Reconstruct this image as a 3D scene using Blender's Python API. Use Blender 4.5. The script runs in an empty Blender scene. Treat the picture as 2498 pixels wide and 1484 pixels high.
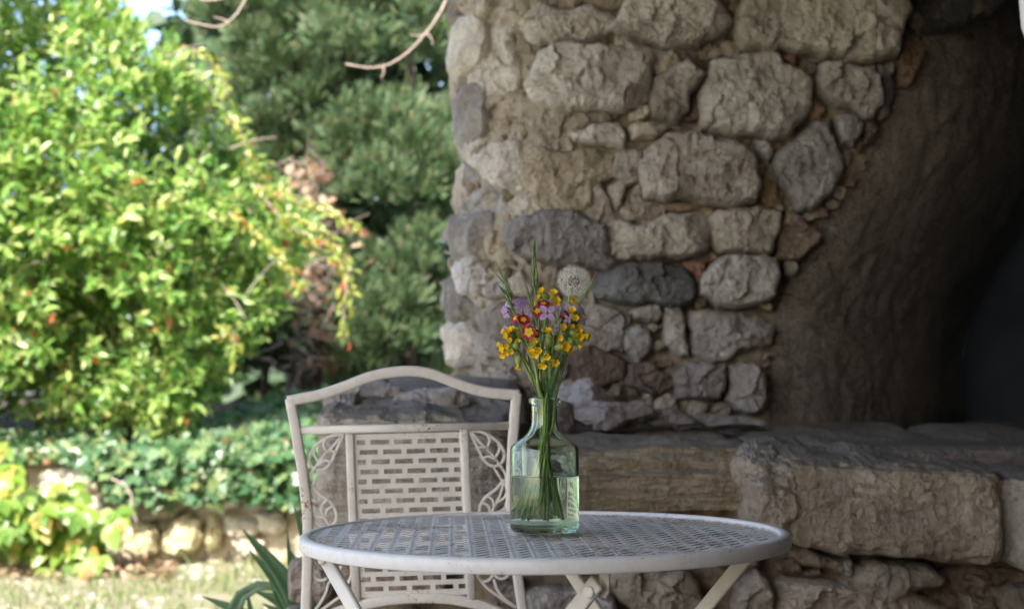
import bpy, math, random
import numpy as np
from mathutils import Vector, Matrix
from mathutils.geometry import delaunay_2d_cdt
random.seed(7); rng = np.random.default_rng(7)
R = math.radians
scn = bpy.context.scene
col = scn.collection

# ------------------------------------------------------------------ camera, sky, sun, exposure
CZ, FPX, CU, CV, HV = 0.916, 3468.0, 1248.5, 742.0, 957.0
TH = math.atan((HV - CV) / FPX)
cam_d = bpy.data.cameras.new('camera'); cam = bpy.data.objects.new('camera', cam_d); col.objects.link(cam)
cam.location = (0, 0, CZ); cam.rotation_euler = (R(90) + TH, 0, 0)
cam_d.lens = 50; cam_d.sensor_width = 36; cam_d.clip_start = 0.05; cam_d.clip_end = 800
cam_d.dof.use_dof = True; cam_d.dof.focus_distance = 2.0; cam_d.dof.aperture_fstop = 4.9
scn.camera = cam
world = bpy.data.worlds.new('World'); scn.world = world; world.use_nodes = True
wn = world.node_tree
sky = wn.nodes.new('ShaderNodeTexSky'); sky.sky_type = 'NISHITA'; sky.sun_disc = False
SUN_DIR = Vector((0.22, 0.70, -0.66)).normalized()      # the way sunlight travels
sky.sun_elevation = math.asin(-SUN_DIR.z)
sky.sun_rotation = math.atan2(-SUN_DIR.x, -SUN_DIR.y)
sky.air_density = 1.0; sky.dust_density = 2.2
wn.links.new(sky.outputs[0], wn.nodes['Background'].inputs[0])
wn.nodes['Background'].inputs[1].default_value = 0.15
sd = bpy.data.lights.new('sun', 'SUN'); sd.energy = 3.8; sd.angle = R(0.55); sd.color = (1.0, 0.95, 0.86)
sun = bpy.data.objects.new('sun', sd); col.objects.link(sun)
sun.rotation_euler = SUN_DIR.to_track_quat('-Z', 'Y').to_euler(); sun.location = (-6, -4, 12)
scn.view_settings.view_transform = 'Standard'; scn.view_settings.look = 'None'
scn.view_settings.exposure = 1.85; scn.view_settings.gamma = 1.0; scn.view_settings.use_curve_mapping = False
cy = scn.cycles
cy.use_denoising = True; cy.max_bounces = 14; cy.diffuse_bounces = 5; cy.transmission_bounces = 14
cy.transparent_max_bounces = 12; cy.glossy_bounces = 5; cy.sample_clamp_indirect = 6; cy.blur_glossy = 1.0

def ray(u, v):
    xc = (u - CU) / FPX; yc = (CV - v) / FPX
    return np.array([xc, math.cos(TH) - yc * math.sin(TH), math.sin(TH) + yc * math.cos(TH)])
def W(u, v, Y):
    d = ray(u, v); return np.array([0, 0, CZ]) + d * (Y / d[1])

# ------------------------------------------------------------------ numpy noise
def _h(ix, iy, iz, seed):
    M = np.uint64(0xffffffff)
    h = (ix.astype(np.int64) * 374761393 + iy.astype(np.int64) * 668265263 + iz.astype(np.int64) * 1440662683 + seed * 974711).astype(np.uint64) & M
    h = ((h ^ (h >> np.uint64(13))) * np.uint64(1274126177)) & M
    h = ((h ^ (h >> np.uint64(15))) * np.uint64(2246822519)) & M
    return ((h ^ (h >> np.uint64(16))) & M).astype(np.float64) / 4294967295.0
def vn(p, seed=0):
    p = np.asarray(p, float); i = np.floor(p).astype(np.int64); f = p - i; f = f * f * (3 - 2 * f)
    r = 0
    for dx in (0, 1):
        for dy in (0, 1):
            for dz in (0, 1):
                w = (f[:, 0] if dx else 1 - f[:, 0]) * (f[:, 1] if dy else 1 - f[:, 1]) * (f[:, 2] if dz else 1 - f[:, 2])
                r = r + w * _h(i[:, 0] + dx, i[:, 1] + dy, i[:, 2] + dz, seed)
    return r * 2 - 1
def fbm(p, seed=0, oct=4, gain=0.5):
    p = np.asarray(p, float); a = 1; s = 0
    for k in range(oct):
        s = s + a * vn(p * (2.03 ** k) + 7.7 * k, seed + k * 13); a *= gain
    return s
def ridged(p, seed=0, oct=3):
    a = 1; s = 0
    for k in range(oct):
        s = s + a * (1 - 2 * np.abs(vn(p * (2.1 ** k) + 3.1 * k, seed + 31 * k))); a *= 0.5
    return s

# ------------------------------------------------------------------ objects
ORG = {}
def empty(name, loc, label, cat, group=None):
    o = bpy.data.objects.new(name, None); col.objects.link(o); o.location = loc; o.empty_display_size = 0.05
    tag(o, label, cat, group); ORG[o] = np.array(loc, float); return o
def tag(o, label=None, cat=None, group=None, kind=None):
    if label: o['label'] = label
    if cat: o['category'] = cat
    if group: o['group'] = group
    if kind: o['kind'] = kind
    return o
def mk(name, V, F, mat, parent=None, smooth=True, color=None):
    V = np.asarray(V, float).reshape(-1, 3)
    if parent is not None: o0 = ORG[parent]
    else:
        lo = V.min(0); hi = V.max(0); o0 = np.array([(lo[0] + hi[0]) / 2, (lo[1] + hi[1]) / 2, lo[2]])
    me = bpy.data.meshes.new(name)
    me.from_pydata((V - o0).tolist(), [], F if isinstance(F, list) else F.tolist())
    if smooth: me.polygons.foreach_set('use_smooth', [True] * len(me.polygons))
    if mat: me.materials.append(mat)
    me.update()
    o = bpy.data.objects.new(name, me); col.objects.link(o)
    if parent is not None: o.parent = parent; ORG[o] = o0
    else: o.location = o0; ORG[o] = o0
    if color: o.color = (*color, 1)
    return o
class MB:
    def __init__(s): s.V = []; s.F = []; s.n = 0
    def add(s, V, F):
        V = np.asarray(V, float).reshape(-1, 3); s.V.append(V)
        s.F += [tuple(int(i) + s.n for i in f) for f in F]; s.n += len(V); return s
    def build(s, name, mat, parent=None, smooth=True, color=None):
        return mk(name, np.concatenate(s.V), s.F, mat, parent, smooth, color)
def box(c, h, rot=None):
    V = np.array([[x, y, z] for x in (-1, 1) for y in (-1, 1) for z in (-1, 1)], float) * np.array(h)
    if rot is not None: V = V @ np.array(rot).T
    return V + np.array(c), [(0, 1, 3, 2), (4, 6, 7, 5), (0, 4, 5, 1), (2, 3, 7, 6), (0, 2, 6, 4), (1, 5, 7, 3)]
def norm(a): a = np.asarray(a, float); return a / (np.linalg.norm(a, axis=-1, keepdims=True) + 1e-12)
def spline(P, n):
    P = np.asarray(P, float)
    if len(P) < 3:
        t = np.linspace(0, 1, n)[:, None]; return P[0] * (1 - t) + P[-1] * t
    d = np.concatenate([[0], np.cumsum(np.linalg.norm(np.diff(P, axis=0), axis=1))])
    T = np.gradient(P, d, axis=0) if len(P) > 2 else None
    t = np.linspace(0, d[-1], n); i = np.clip(np.searchsorted(d, t, 'right') - 1, 0, len(P) - 2)
    h = (d[i + 1] - d[i])[:, None]; s = ((t - d[i]) / h[:, 0])[:, None]
    return ((2 * s**3 - 3 * s**2 + 1) * P[i] + (s**3 - 2 * s**2 + s) * h * T[i] + (-2 * s**3 + 3 * s**2) * P[i + 1] + (s**3 - s**2) * h * T[i + 1])
def tube(P, r, k=8, cap=True):
    P = np.asarray(P, float); n = len(P); r = np.broadcast_to(np.asarray(r, float), (n,))
    T = norm(np.gradient(P, axis=0)); a = np.array([0, 0, 1.0]) if abs(T[0][2]) < .9 else np.array([1.0, 0, 0])
    N = norm(np.cross(T[0], a)); V = []
    for i in range(n):
        N = norm(N - T[i] * np.dot(N, T[i])); B = np.cross(T[i], N)
        for j in range(k):
            t = 2 * math.pi * j / k; V.append(P[i] + r[i] * (math.cos(t) * N + math.sin(t) * B))
    F = [(i * k + j, i * k + (j + 1) % k, (i + 1) * k + (j + 1) % k, (i + 1) * k + j) for i in range(n - 1) for j in range(k)]
    if cap: F += [tuple(range(k - 1, -1, -1)), tuple((n - 1) * k + j for j in range(k))]
    return np.array(V), F
def sweep(P, N, w, d, bev=0.25, closed=False):
    """rounded bar of width w (in plane) and depth d (along N) along P"""
    P = np.asarray(P, float); n = len(P); N = norm(np.asarray(N, float))
    if closed: T = norm(np.roll(P, -1, 0) - np.roll(P, 1, 0))
    else: T = norm(np.gradient(P, axis=0))
    b = min(w, d) * bev
    sec = [(-w/2, -d/2 + b), (-w/2 + b*.3, -d/2 + b*.3), (-w/2 + b, -d/2), (w/2 - b, -d/2), (w/2 - b*.3, -d/2 + b*.3), (w/2, -d/2 + b),
           (w/2, d/2 - b), (w/2 - b*.3, d/2 - b*.3), (w/2 - b, d/2), (-w/2 + b, d/2), (-w/2 + b*.3, d/2 - b*.3), (-w/2, d/2 - b)]
    k = len(sec); V = []
    for i in range(n):
        B = norm(np.cross(T[i], N))
        for (x, y) in sec: V.append(P[i] + B * x + N * y)
    m = n if closed else n - 1
    F = [(i * k + j, i * k + (j + 1) % k, ((i + 1) % n) * k + (j + 1) % k, ((i + 1) % n) * k + j) for i in range(m) for j in range(k)]
    if not closed: F += [tuple(range(k - 1, -1, -1)), tuple((n - 1) * k + j for j in range(k))]
    return np.array(V), F
def orient(d, up=(0, 0, 1)):
    d = norm(d); up = np.array(up, float)
    if abs(np.dot(d, up)) > .95: up = np.array([1., 0, 0])
    x = norm(np.cross(up, d)); y = np.cross(d, x); return x, y, d
def ribbon(P, w, N):
    P = np.asarray(P); T = norm(np.gradient(P, axis=0)); B = norm(np.cross(T, N)); w = np.asarray(w)[:, None]
    V = np.stack([P - B * w, P - B * w * .5 + norm(N) * w * .18, P + norm(N) * 0 + B * w * .0 + norm(N) * w * .25 * -1, P + B * w * .5 + norm(N) * w * .18, P + B * w], 1).reshape(-1, 3)
    return V, grid_faces(len(P), 5)
def grid_faces(nu, nv, mask=None):
    F = []
    for i in range(nu - 1):
        for j in range(nv - 1):
            if mask is None or mask[i, j]:
                a = i * nv + j; F.append((a, a + nv, a + nv + 1, a + 1))
    return F

# ------------------------------------------------------------------ materials
class NT:
    def __init__(s, name):
        s.m = bpy.data.materials.new(name); s.m.use_nodes = True; s.t = s.m.node_tree; s.t.nodes.clear()
        s.out = s.n('OutputMaterial'); s.co = s.n('TexCoord')
    def n(s, ty, **k):
        x = s.t.nodes.new('ShaderNode' + ty)
        for a, b in k.items():
            if a.startswith('i_'): x.inputs[a[2:].replace('_', ' ')].default_value = b
            else: setattr(x, a, b)
        return x
    def l(s, a, b): s.t.links.new(a, b)
    def ramp(s, fac, stops, interp='LINEAR'):
        r = s.n('ValToRGB'); cr = r.color_ramp; cr.interpolation = interp
        while len(cr.elements) < len(stops): cr.elements.new(0.5)
        for e, (p, c) in zip(cr.elements, stops):
            e.position = p; e.color = (*c, 1) if hasattr(c, '__len__') else (c, c, c, 1)
        s.l(fac, r.inputs[0]); return r.outputs[0]
    def noise(s, scale, detail=4, rough=.55, vec=None, dist=0):
        x = s.n('TexNoise'); x.inputs['Scale'].default_value = scale; x.inputs['Detail'].default_value = detail
        x.inputs['Roughness'].default_value = rough; x.inputs['Distortion'].default_value = dist
        s.l(vec if vec is not None else s.co.outputs['Object'], x.inputs['Vector']); return x.outputs['Fac']
    def mix(s, f, a, b, mode='MIX'):
        x = s.n('Mix', data_type='RGBA', blend_type=mode)
        for inp, val in ((0, f), (6, a), (7, b)):
            if hasattr(val, 'links'): s.l(val, x.inputs[inp])
            elif inp == 0: x.inputs[0].default_value = val
            else: x.inputs[inp].default_value = (*val, 1)
        return x.outputs[2]
    def math(s, op, a, b=None):
        x = s.n('Math', operation=op)
        for i, v in enumerate((a, b)):
            if v is None: continue
            if hasattr(v, 'links'): s.l(v, x.inputs[i])
            else: x.inputs[i].default_value = v
        return x.outputs[0]
    def mapping(s, sc, rot=(0, 0, 0), src='Object'):
        x = s.n('Mapping'); x.inputs['Scale'].default_value = sc; x.inputs['Rotation'].default_value = rot
        s.l(s.co.outputs[src], x.inputs[0]); return x.outputs[0]
    def bump(s, h, strength, dist, nrm=None):
        b = s.n('Bump'); b.inputs['Strength'].default_value = strength; b.inputs['Distance'].default_value = dist
        s.l(h, b.inputs['Height'])
        if nrm is not None: s.l(nrm, b.inputs['Normal'])
        return b.outputs[0]
    def principled(s, colr, rough=.6, nrm=None, **k):
        p = s.n('BsdfPrincipled')
        if hasattr(colr, 'links'): s.l(colr, p.inputs['Base Color'])
        else: p.inputs['Base Color'].default_value = (*colr, 1)
        if hasattr(rough, 'links'): s.l(rough, p.inputs['Roughness'])
        else: p.inputs['Roughness'].default_value = rough
        if nrm is not None: s.l(nrm, p.inputs['Normal'])
        for a, b in k.items(): p.inputs[a.replace('_', ' ')].default_value = b
        return p.outputs[0]
    def done(s, sh, vol=None):
        s.l(sh, s.out.inputs[0]); return s.m

def stone_mat(name, moss=0.0, grain=1.0, streak=False, top=0.0, soot_shade=False):
    t = NT(name); oi = t.n('ObjectInfo')
    vec = t.n('VectorMath', operation='ADD'); t.l(t.co.outputs['Object'], vec.inputs[0])
    sc = t.n('VectorMath', operation='SCALE'); cmb = t.n('CombineXYZ')
    for i in range(3): t.l(oi.outputs['Random'], cmb.inputs[i])
    t.l(cmb.outputs[0], sc.inputs[0]); sc.inputs['Scale'].default_value = 23.0
    t.l(sc.outputs[0], vec.inputs[1]); v = vec.outputs[0]
    if streak:
        mp = t.n('Mapping'); mp.inputs['Scale'].default_value = (.22, 1.2, 1.6); t.l(v, mp.inputs[0]); v2 = mp.outputs[0]
    else: v2 = v
    c = t.mix(1, oi.outputs['Color'], (1.42, 1.45, 1.56), 'MULTIPLY')
    big = t.noise(7, 3, .6, v2); mid = t.noise(34, 6, .72, v2, .0); fine = t.noise(210, 3, .7, v)
    c = t.mix(t.ramp(big, [(.33, 0), (.68, 1)]), t.mix(1, c, (.66, .62, .58), 'MULTIPLY'), t.mix(1, c, (1.12, 1.1, 1.06), 'MULTIPLY'))
    c = t.mix(t.math('MULTIPLY', t.ramp(t.noise(70, 5, .7, v2), [(.40, 1), (.56, 0)]), .5), c, t.mix(1, c, (.62, .57, .52), 'MULTIPLY'))
    c = t.mix(t.math('MULTIPLY', t.ramp(t.noise(13, 4, .6, v, 1.), [(.57, 0), (.68, 1)]), .45), c, t.mix(.5, c, (.30, .22, .13)))
    pale = t.ramp(t.noise(60, 3, .6, v), [(.60, 0), (.72, 1)])
    c = t.mix(t.math('MULTIPLY', pale, .45), c, t.mix(1, c, (1.45, 1.42, 1.36), 'MULTIPLY'))
    pits = t.ramp(t.noise(120, 2, .5, v, .8), [(.27, 1), (.34, 0)])
    c = t.mix(t.math('MULTIPLY', pits, .35), c, t.mix(1, c, (.3, .27, .25), 'MULTIPLY'))
    crack = t.n('TexVoronoi', feature='DISTANCE_TO_EDGE'); crack.inputs['Scale'].default_value = 9
    wv = t.n('VectorMath', operation='ADD'); nz = t.n('TexNoise'); nz.inputs['Scale'].default_value = 14; t.l(v, nz.inputs[0])
    s2 = t.n('VectorMath', operation='SCALE'); t.l(nz.outputs['Color'], s2.inputs[0]); s2.inputs['Scale'].default_value = .22
    t.l(v2, wv.inputs[0]); t.l(s2.outputs[0], wv.inputs[1]); t.l(wv.outputs[0], crack.inputs['Vector'])
    ck = t.math('MULTIPLY', t.ramp(crack.outputs['Distance'], [(.0, 1), (.014, 0)]), t.ramp(t.noise(5, 2, .5, v), [(.5, 0), (.6, 1)]))
    c = t.mix(t.math('MULTIPLY', ck, .28), c, t.mix(1, c, (.35, .3, .27), 'MULTIPLY'))
    if moss > 0:
        mm = t.math('MULTIPLY', t.ramp(t.noise(16, 5, .7, v), [(.5, 0), (.62, 1)]), moss)
        c = t.mix(mm, c, (.13, .12, .035))
    if streak:
        mq = t.n('Mapping'); mq.inputs['Scale'].default_value = (2.2, 2.2, 38); t.l(v, mq.inputs[0])
        c = t.mix(t.math('MULTIPLY', t.ramp(t.noise(1.6, 5, .7, mq.outputs[0], .4), [(.37, 1), (.47, 0)]), .5), c, t.mix(1, c, (.38, .33, .27), 'MULTIPLY'))
    if soot_shade:  # soot tint deepening inward, also painting in the shade of the niche
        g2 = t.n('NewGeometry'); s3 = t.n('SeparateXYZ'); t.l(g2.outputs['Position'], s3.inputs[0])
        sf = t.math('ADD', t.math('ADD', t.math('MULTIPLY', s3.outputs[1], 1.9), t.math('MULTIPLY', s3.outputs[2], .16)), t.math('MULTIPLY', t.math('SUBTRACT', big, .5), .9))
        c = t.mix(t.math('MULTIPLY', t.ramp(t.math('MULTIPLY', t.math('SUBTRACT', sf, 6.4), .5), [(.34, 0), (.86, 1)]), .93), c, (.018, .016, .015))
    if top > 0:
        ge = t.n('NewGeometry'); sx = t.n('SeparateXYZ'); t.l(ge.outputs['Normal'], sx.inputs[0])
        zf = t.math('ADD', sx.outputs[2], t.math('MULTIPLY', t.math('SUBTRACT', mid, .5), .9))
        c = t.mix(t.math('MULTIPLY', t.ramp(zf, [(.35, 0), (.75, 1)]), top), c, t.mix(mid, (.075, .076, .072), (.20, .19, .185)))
    h = t.math('ADD', t.math('ADD', t.math('MULTIPLY', mid, .9), t.math('MULTIPLY', t.noise(95, 3, .6, v), .55)), t.math('MULTIPLY', fine, .30))
    h = t.math('SUBTRACT', h, t.math('MULTIPLY', pits, .5)); h = t.math('SUBTRACT', h, t.math('MULTIPLY', ck, .25))
    n = t.bump(h, 1.0 * grain, .015)
    return t.done(t.principled(c, .92, n, Specular_IOR_Level=.25))
M = {}
M['stone'] = stone_mat('limestone')
M['mossy'] = stone_mat('mossy limestone', moss=.6)
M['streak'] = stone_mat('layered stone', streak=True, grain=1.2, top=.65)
M['jamb'] = stone_mat('soot shaded jamb stone', grain=1.5, soot_shade=True)
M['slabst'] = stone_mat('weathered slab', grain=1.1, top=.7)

def mortar_mat():
    t = NT('lime mortar'); oi = t.n('ObjectInfo')
    a = t.noise(3.2, 4, .6); b = t.noise(26, 5, .7, None, .6); f = t.noise(160, 4, .7)
    c = t.ramp(a, [(.3, (.27, .215, .16)), (.5, (.40, .34, .26)), (.7, (.36, .285, .20))])
    c = t.mix(t.ramp(b, [(.35, 1), (.6, 0)]), c, t.mix(1, c, (.5, .45, .42), 'MULTIPLY'))
    c = t.mix(t.math('MULTIPLY', t.ramp(f, [(.55, 0), (.7, 1)]), .5), c, (.48, .43, .35))
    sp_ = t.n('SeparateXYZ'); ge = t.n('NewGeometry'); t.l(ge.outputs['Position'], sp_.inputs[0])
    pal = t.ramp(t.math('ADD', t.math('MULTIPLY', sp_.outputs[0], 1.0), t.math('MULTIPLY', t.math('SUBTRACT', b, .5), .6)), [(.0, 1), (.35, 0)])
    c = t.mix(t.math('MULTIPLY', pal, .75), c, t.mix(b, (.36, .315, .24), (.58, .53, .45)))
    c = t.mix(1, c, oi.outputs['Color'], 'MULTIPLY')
    n = t.bump(t.math('ADD', b, t.math('MULTIPLY', f, .5)), 1.0, .012)
    return t.done(t.principled(c, .95, n, Specular_IOR_Level=.2))
M['mortar'] = mortar_mat()

def paint_mat(name, base, rust, scale=1.0, rough=.38):
    t = NT(name)
    n1 = t.noise(220 * scale, 3, .6); n2 = t.noise(9, 3, .6); n3 = t.noise(60, 3, .6)
    c = t.mix(t.ramp(n3, [(.4, 0), (.7, 1)]), base, tuple(x * .93 for x in base))
    area = t.ramp(n2, [(.5 - .1 * rust, 0), (.72 - .1 * rust, 1)])
    sp = t.ramp(t.math('MULTIPLY', n1, t.math('ADD', t.math('MULTIPLY', area, .16 + .22 * rust), .86)), [(.645, 0), (.68, 1)])
    rc = t.ramp(t.noise(90, 2, .5), [(.35, (.10, .035, .012)), (.65, (.28, .12, .045))])
    mp = t.mapping((9, 55, 30)); ln = t.ramp(t.math('MULTIPLY', t.noise(1, 3, .6, mp), t.math('ADD', t.math('MULTIPLY', area, .2), .86)), [(.70, 0), (.73, 1)])
    f = t.math('MAXIMUM', sp, t.math('MULTIPLY', ln, rust))
    c = t.mix(f, c, rc)
    dirt = t.ramp(t.noise(30, 4, .7), [(.5, 0), (.75, 1)])
    c = t.mix(t.math('MULTIPLY', dirt, .10 + .12 * rust), c, (.33, .25, .17))
    n = t.bump(t.math('ADD', t.noise(35, 3, .5), t.math('MULTIPLY', f, -1)), .18, .002)
    rg = t.math('ADD', t.math('MULTIPLY', f, .4), rough)
    return t.done(t.principled(c, rg, n, Specular_IOR_Level=.45))
M['paint_chair'] = paint_mat('off white chair paint', (.65, .61, .57), .5)
M['paint_table'] = paint_mat('white table paint', (.70, .69, .70), .25, rough=.42)
M['paint_top'] = paint_mat('weathered tabletop paint', (.74, .735, .73), 1.0, rough=.5)
M['paint_leg'] = paint_mat('white leg paint', (.66, .62, .57), .25)

def leaf_mat(name, stops, trans=.4, rough=.4, spec=.5, interp='LINEAR'):
    t = NT(name); g = t.n('NewGeometry'); oi = t.n('ObjectInfo')
    f = t.math('FRACT', t.math('ADD', g.outputs['Random Per Island'], oi.outputs['Random']))
    c = t.ramp(f, stops, interp)
    c = t.mix(t.ramp(t.noise(40, 2), [(.35, 0), (.7, 1)]), t.mix(1, c, (.8, .85, .8), 'MULTIPLY'), c)
    p = t.principled(c, rough, None, Specular_IOR_Level=spec)
    tr = t.n('BsdfTranslucent'); t.l(t.mix(1, c, (1.12, 1.2, .72), 'MULTIPLY'), tr.inputs[0])
    ms = t.n('MixShader'); ms.inputs[0].default_value = trans; t.l(p, ms.inputs[1]); t.l(tr.outputs[0], ms.inputs[2])
    return t.done(ms.outputs[0])
M['bush'] = leaf_mat('bush leaf', [(0, (.09, .21, .05)), (.25, (.16, .31, .065)), (.5, (.25, .40, .085)), (.75, (.36, .47, .13)), (.93, (.48, .52, .20)), (.986, (.5, .46, .18)), (.991, (.45, .12, .04)), (1, (.5, .12, .06))], .42, .3)
M['spray'] = leaf_mat('yellow leaf', [(0, (.2, .3, .05)), (.5, (.36, .38, .07)), (.91, (.44, .40, .08)), (.95, (.45, .10, .05)), (1, (.5, .08, .06))], .4, .3)
M['conifer'] = leaf_mat('cypress needle', [(0, (.032, .075, .04)), (.35, (.055, .115, .052)), (.7, (.10, .165, .065)), (.92, (.19, .235, .09)), (.95, (.26, .18, .10)), (1, (.3, .19, .12))], .22, .55)
M['hedge'] = leaf_mat('far hedge leaf', [(0, (.03, .06, .03)), (.6, (.05, .10, .04)), (1, (.09, .12, .05))], .2, .6)
M['ivy'] = leaf_mat('ivy leaf', [(0, (.045, .115, .05)), (.4, (.08, .165, .07)), (.8, (.15, .235, .10)), (.975, (.26, .30, .12)), (.99, (.40, .17, .09)), (1, (.42, .17, .08))], .25, .35, .5)
M['creeper'] = leaf_mat('creeper leaf', [(0, (.12, .23, .04)), (.5, (.20, .31, .045)), (.85, (.30, .36, .06)), (.92, (.42, .34, .08)), (1, (.42, .22, .06))], .42, .35)
M['iris'] = leaf_mat('iris leaf', [(0, (.035, .10, .045)), (1, (.07, .15, .065))], .12, .4)
M['grass'] = leaf_mat('grass blade', [(0, (.11, .17, .05)), (.5, (.20, .24, .09)), (1, (.32, .29, .16))], .3, .5)
M['litter'] = leaf_mat('fallen leaf', [(0, (.25, .13, .08)), (.5, (.38, .24, .16)), (1, (.45, .36, .26))], .2, .6)

def plain(name, c, rough=.6, nscale=40, var=.2, trans=0, bump=.2, spec=.4):
    t = NT(name)
    cc = t.mix(t.ramp(t.noise(nscale, 4, .6), [(.35, 0), (.65, 1)]), tuple(x * (1 - var) for x in c), tuple(min(1, x * (1 + var)) for x in c))
    p = t.principled(cc, rough, t.bump(t.noise(nscale * 2, 3), bump, .002), Specular_IOR_Level=spec)
    if trans:
        tr = t.n('BsdfTranslucent'); t.l(cc, tr.inputs[0]); ms = t.n('MixShader'); ms.inputs[0].default_value = trans
        t.l(p, ms.inputs[1]); t.l(tr.outputs[0], ms.inputs[2]); return t.done(ms.outputs[0])
    return t.done(p)
M['bark'] = plain('brown bark', (.085, .06, .048), .9, 25, .45, 0, .8)
M['twig'] = plain('pale twig', (.30, .235, .20), .8, 60, .2)
M['bushbark'] = plain('shrub stem', (.16, .12, .08), .85, 40, .3)
M['petal_y'] = plain('cowslip yellow', (.88, .62, .015), .5, 300, .08, .25, .1)
M['petal_o'] = plain('orange throat', (.82, .42, .01), .5, 300, .1, .2, .1)
M['petal_l'] = plain('lilac petal', (.50, .32, .58), .5, 200, .12, .3, .1)
M['petal_r'] = plain('crimson petal', (.33, .012, .035), .5, 250, .3, .15, .1)
M['calyx'] = plain('pale green calyx', (.36, .45, .12), .5, 250, .15, .3, .1)
M['stem'] = plain('fresh green stem', (.20, .31, .09), .45, 120, .25, .15, .1)
M['stem_d'] = plain('dark green stem', (.07, .15, .05), .5, 120, .25, .1, .1)
M['stem_p'] = plain('pale yellow green stem', (.30, .38, .12), .45, 120, .2, .15, .1)
M['seedtip'] = plain('rusty grass awn', (.30, .13, .05), .6, 120, .2)
M['spikelet'] = plain('grass spikelet', (.20, .29, .11), .6, 150, .3, .2)
M['fluff'] = plain('seed fluff', (.88, .86, .78), .8, 300, .05, .45, 0, .1)
M['seed'] = plain('brown seed', (.14, .08, .05), .7, 300, .3)
M['soot_shade'] = plain('sooty stone', (.016, .014, .013), .95, 6, .4, 0, .6, .1)
M['slate'] = plain('blue black slate', (.020, .024, .032), .7, 4, .35, 0, .1, .3)
M['render'] = plain('grey rendered wall', (.17, .145, .12), .9, 5, .2, 0, .4)
M['timber'] = plain('old timber', (.13, .09, .06), .8, 12, .4, 0, .4)
M['enamel'] = plain('white enamel', (.8, .78, .82), .3, 5, .03, 0, 0)
M['pebble'] = plain('pale pebble', (.40, .355, .31), .85, 8, .25, 0, .2)
def ground_mat():
    t = NT('lawn and gravel soil')
    a = t.noise(1.3, 5, .65); b = t.noise(22, 5, .7)
    c = t.ramp(a, [(.35, (.15, .17, .07)), (.5, (.27, .245, .15)), (.62, (.36, .30, .235))])
    c = t.mix(t.ramp(b, [(.35, 0), (.65, 1)]), t.mix(1, c, (.7, .7, .65), 'MULTIPLY'), c)
    return t.done(t.principled(c, .95, t.bump(b, .8, .02)))
M['ground'] = ground_mat()
M['bank'] = plain('dark bank soil', (.09, .07, .05), .95, 12, .4, 0, .8)
def glass_mat(name, c, ior, wav):
    t = NT(name); g = t.n('BsdfGlass'); g.inputs['Color'].default_value = (*c, 1); g.inputs['Roughness'].default_value = 0; g.inputs['IOR'].default_value = ior
    if wav: t.l(t.bump(t.noise(26, 2, .4, t.mapping((1, 1, .35))), wav, .004), g.inputs['Normal'])
    return t.done(g.outputs[0])
M['glass'] = glass_mat('pale green glass', (.935, .985, .935), 1.48, .25)
M['water'] = glass_mat('water', (.97, .99, .97), 1.33, 0)

# ------------------------------------------------------------------ setting: ground, far things
g = 90; xs = np.linspace(-40, 40, 161); ys = np.linspace(-20, 60, 161)
V = []; 
XX, YY = np.meshgrid(xs, ys, indexing='ij'); P = np.stack([XX.ravel(), YY.ravel(), 0 * XX.ravel()], 1)
P[:, 2] = fbm(P * .6, 3, 3) * .015
far = np.array([[-400, 400], [400, 400], [400, -400], [-400, -400]])
mk('ground', [[-500, -500, -.06], [500, -500, -.06], [500, 500, -.06], [-500, 500, -.06]], [(0, 1, 2, 3)], M['ground'], smooth=False)['kind'] = 'structure'
tag(mk('garden_ground', P, grid_faces(161, 161), M['ground']), kind='structure')

# patio floor under the table
tag(mk('patio_floor', *box((.6, .9, .012), (2.2, 2.6, .02)), M['render'], smooth=False), kind='structure')

# bank behind the low wall, rising to the trees
xs = np.linspace(-9, 6, 76); ys = np.linspace(7.95, 20, 61)
XX, YY = np.meshgrid(xs, ys, indexing='ij'); P = np.stack([XX.ravel(), YY.ravel(), 0 * XX.ravel()], 1)
P[:, 2] = .50 + .34 * np.clip((P[:, 1] - 7.9) / 2.2, 0, 1) + fbm(P * 1.2, 5, 3) * .05
tag(mk('earth_bank', P, grid_faces(76, 61), M['bank']), kind='structure')

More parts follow.
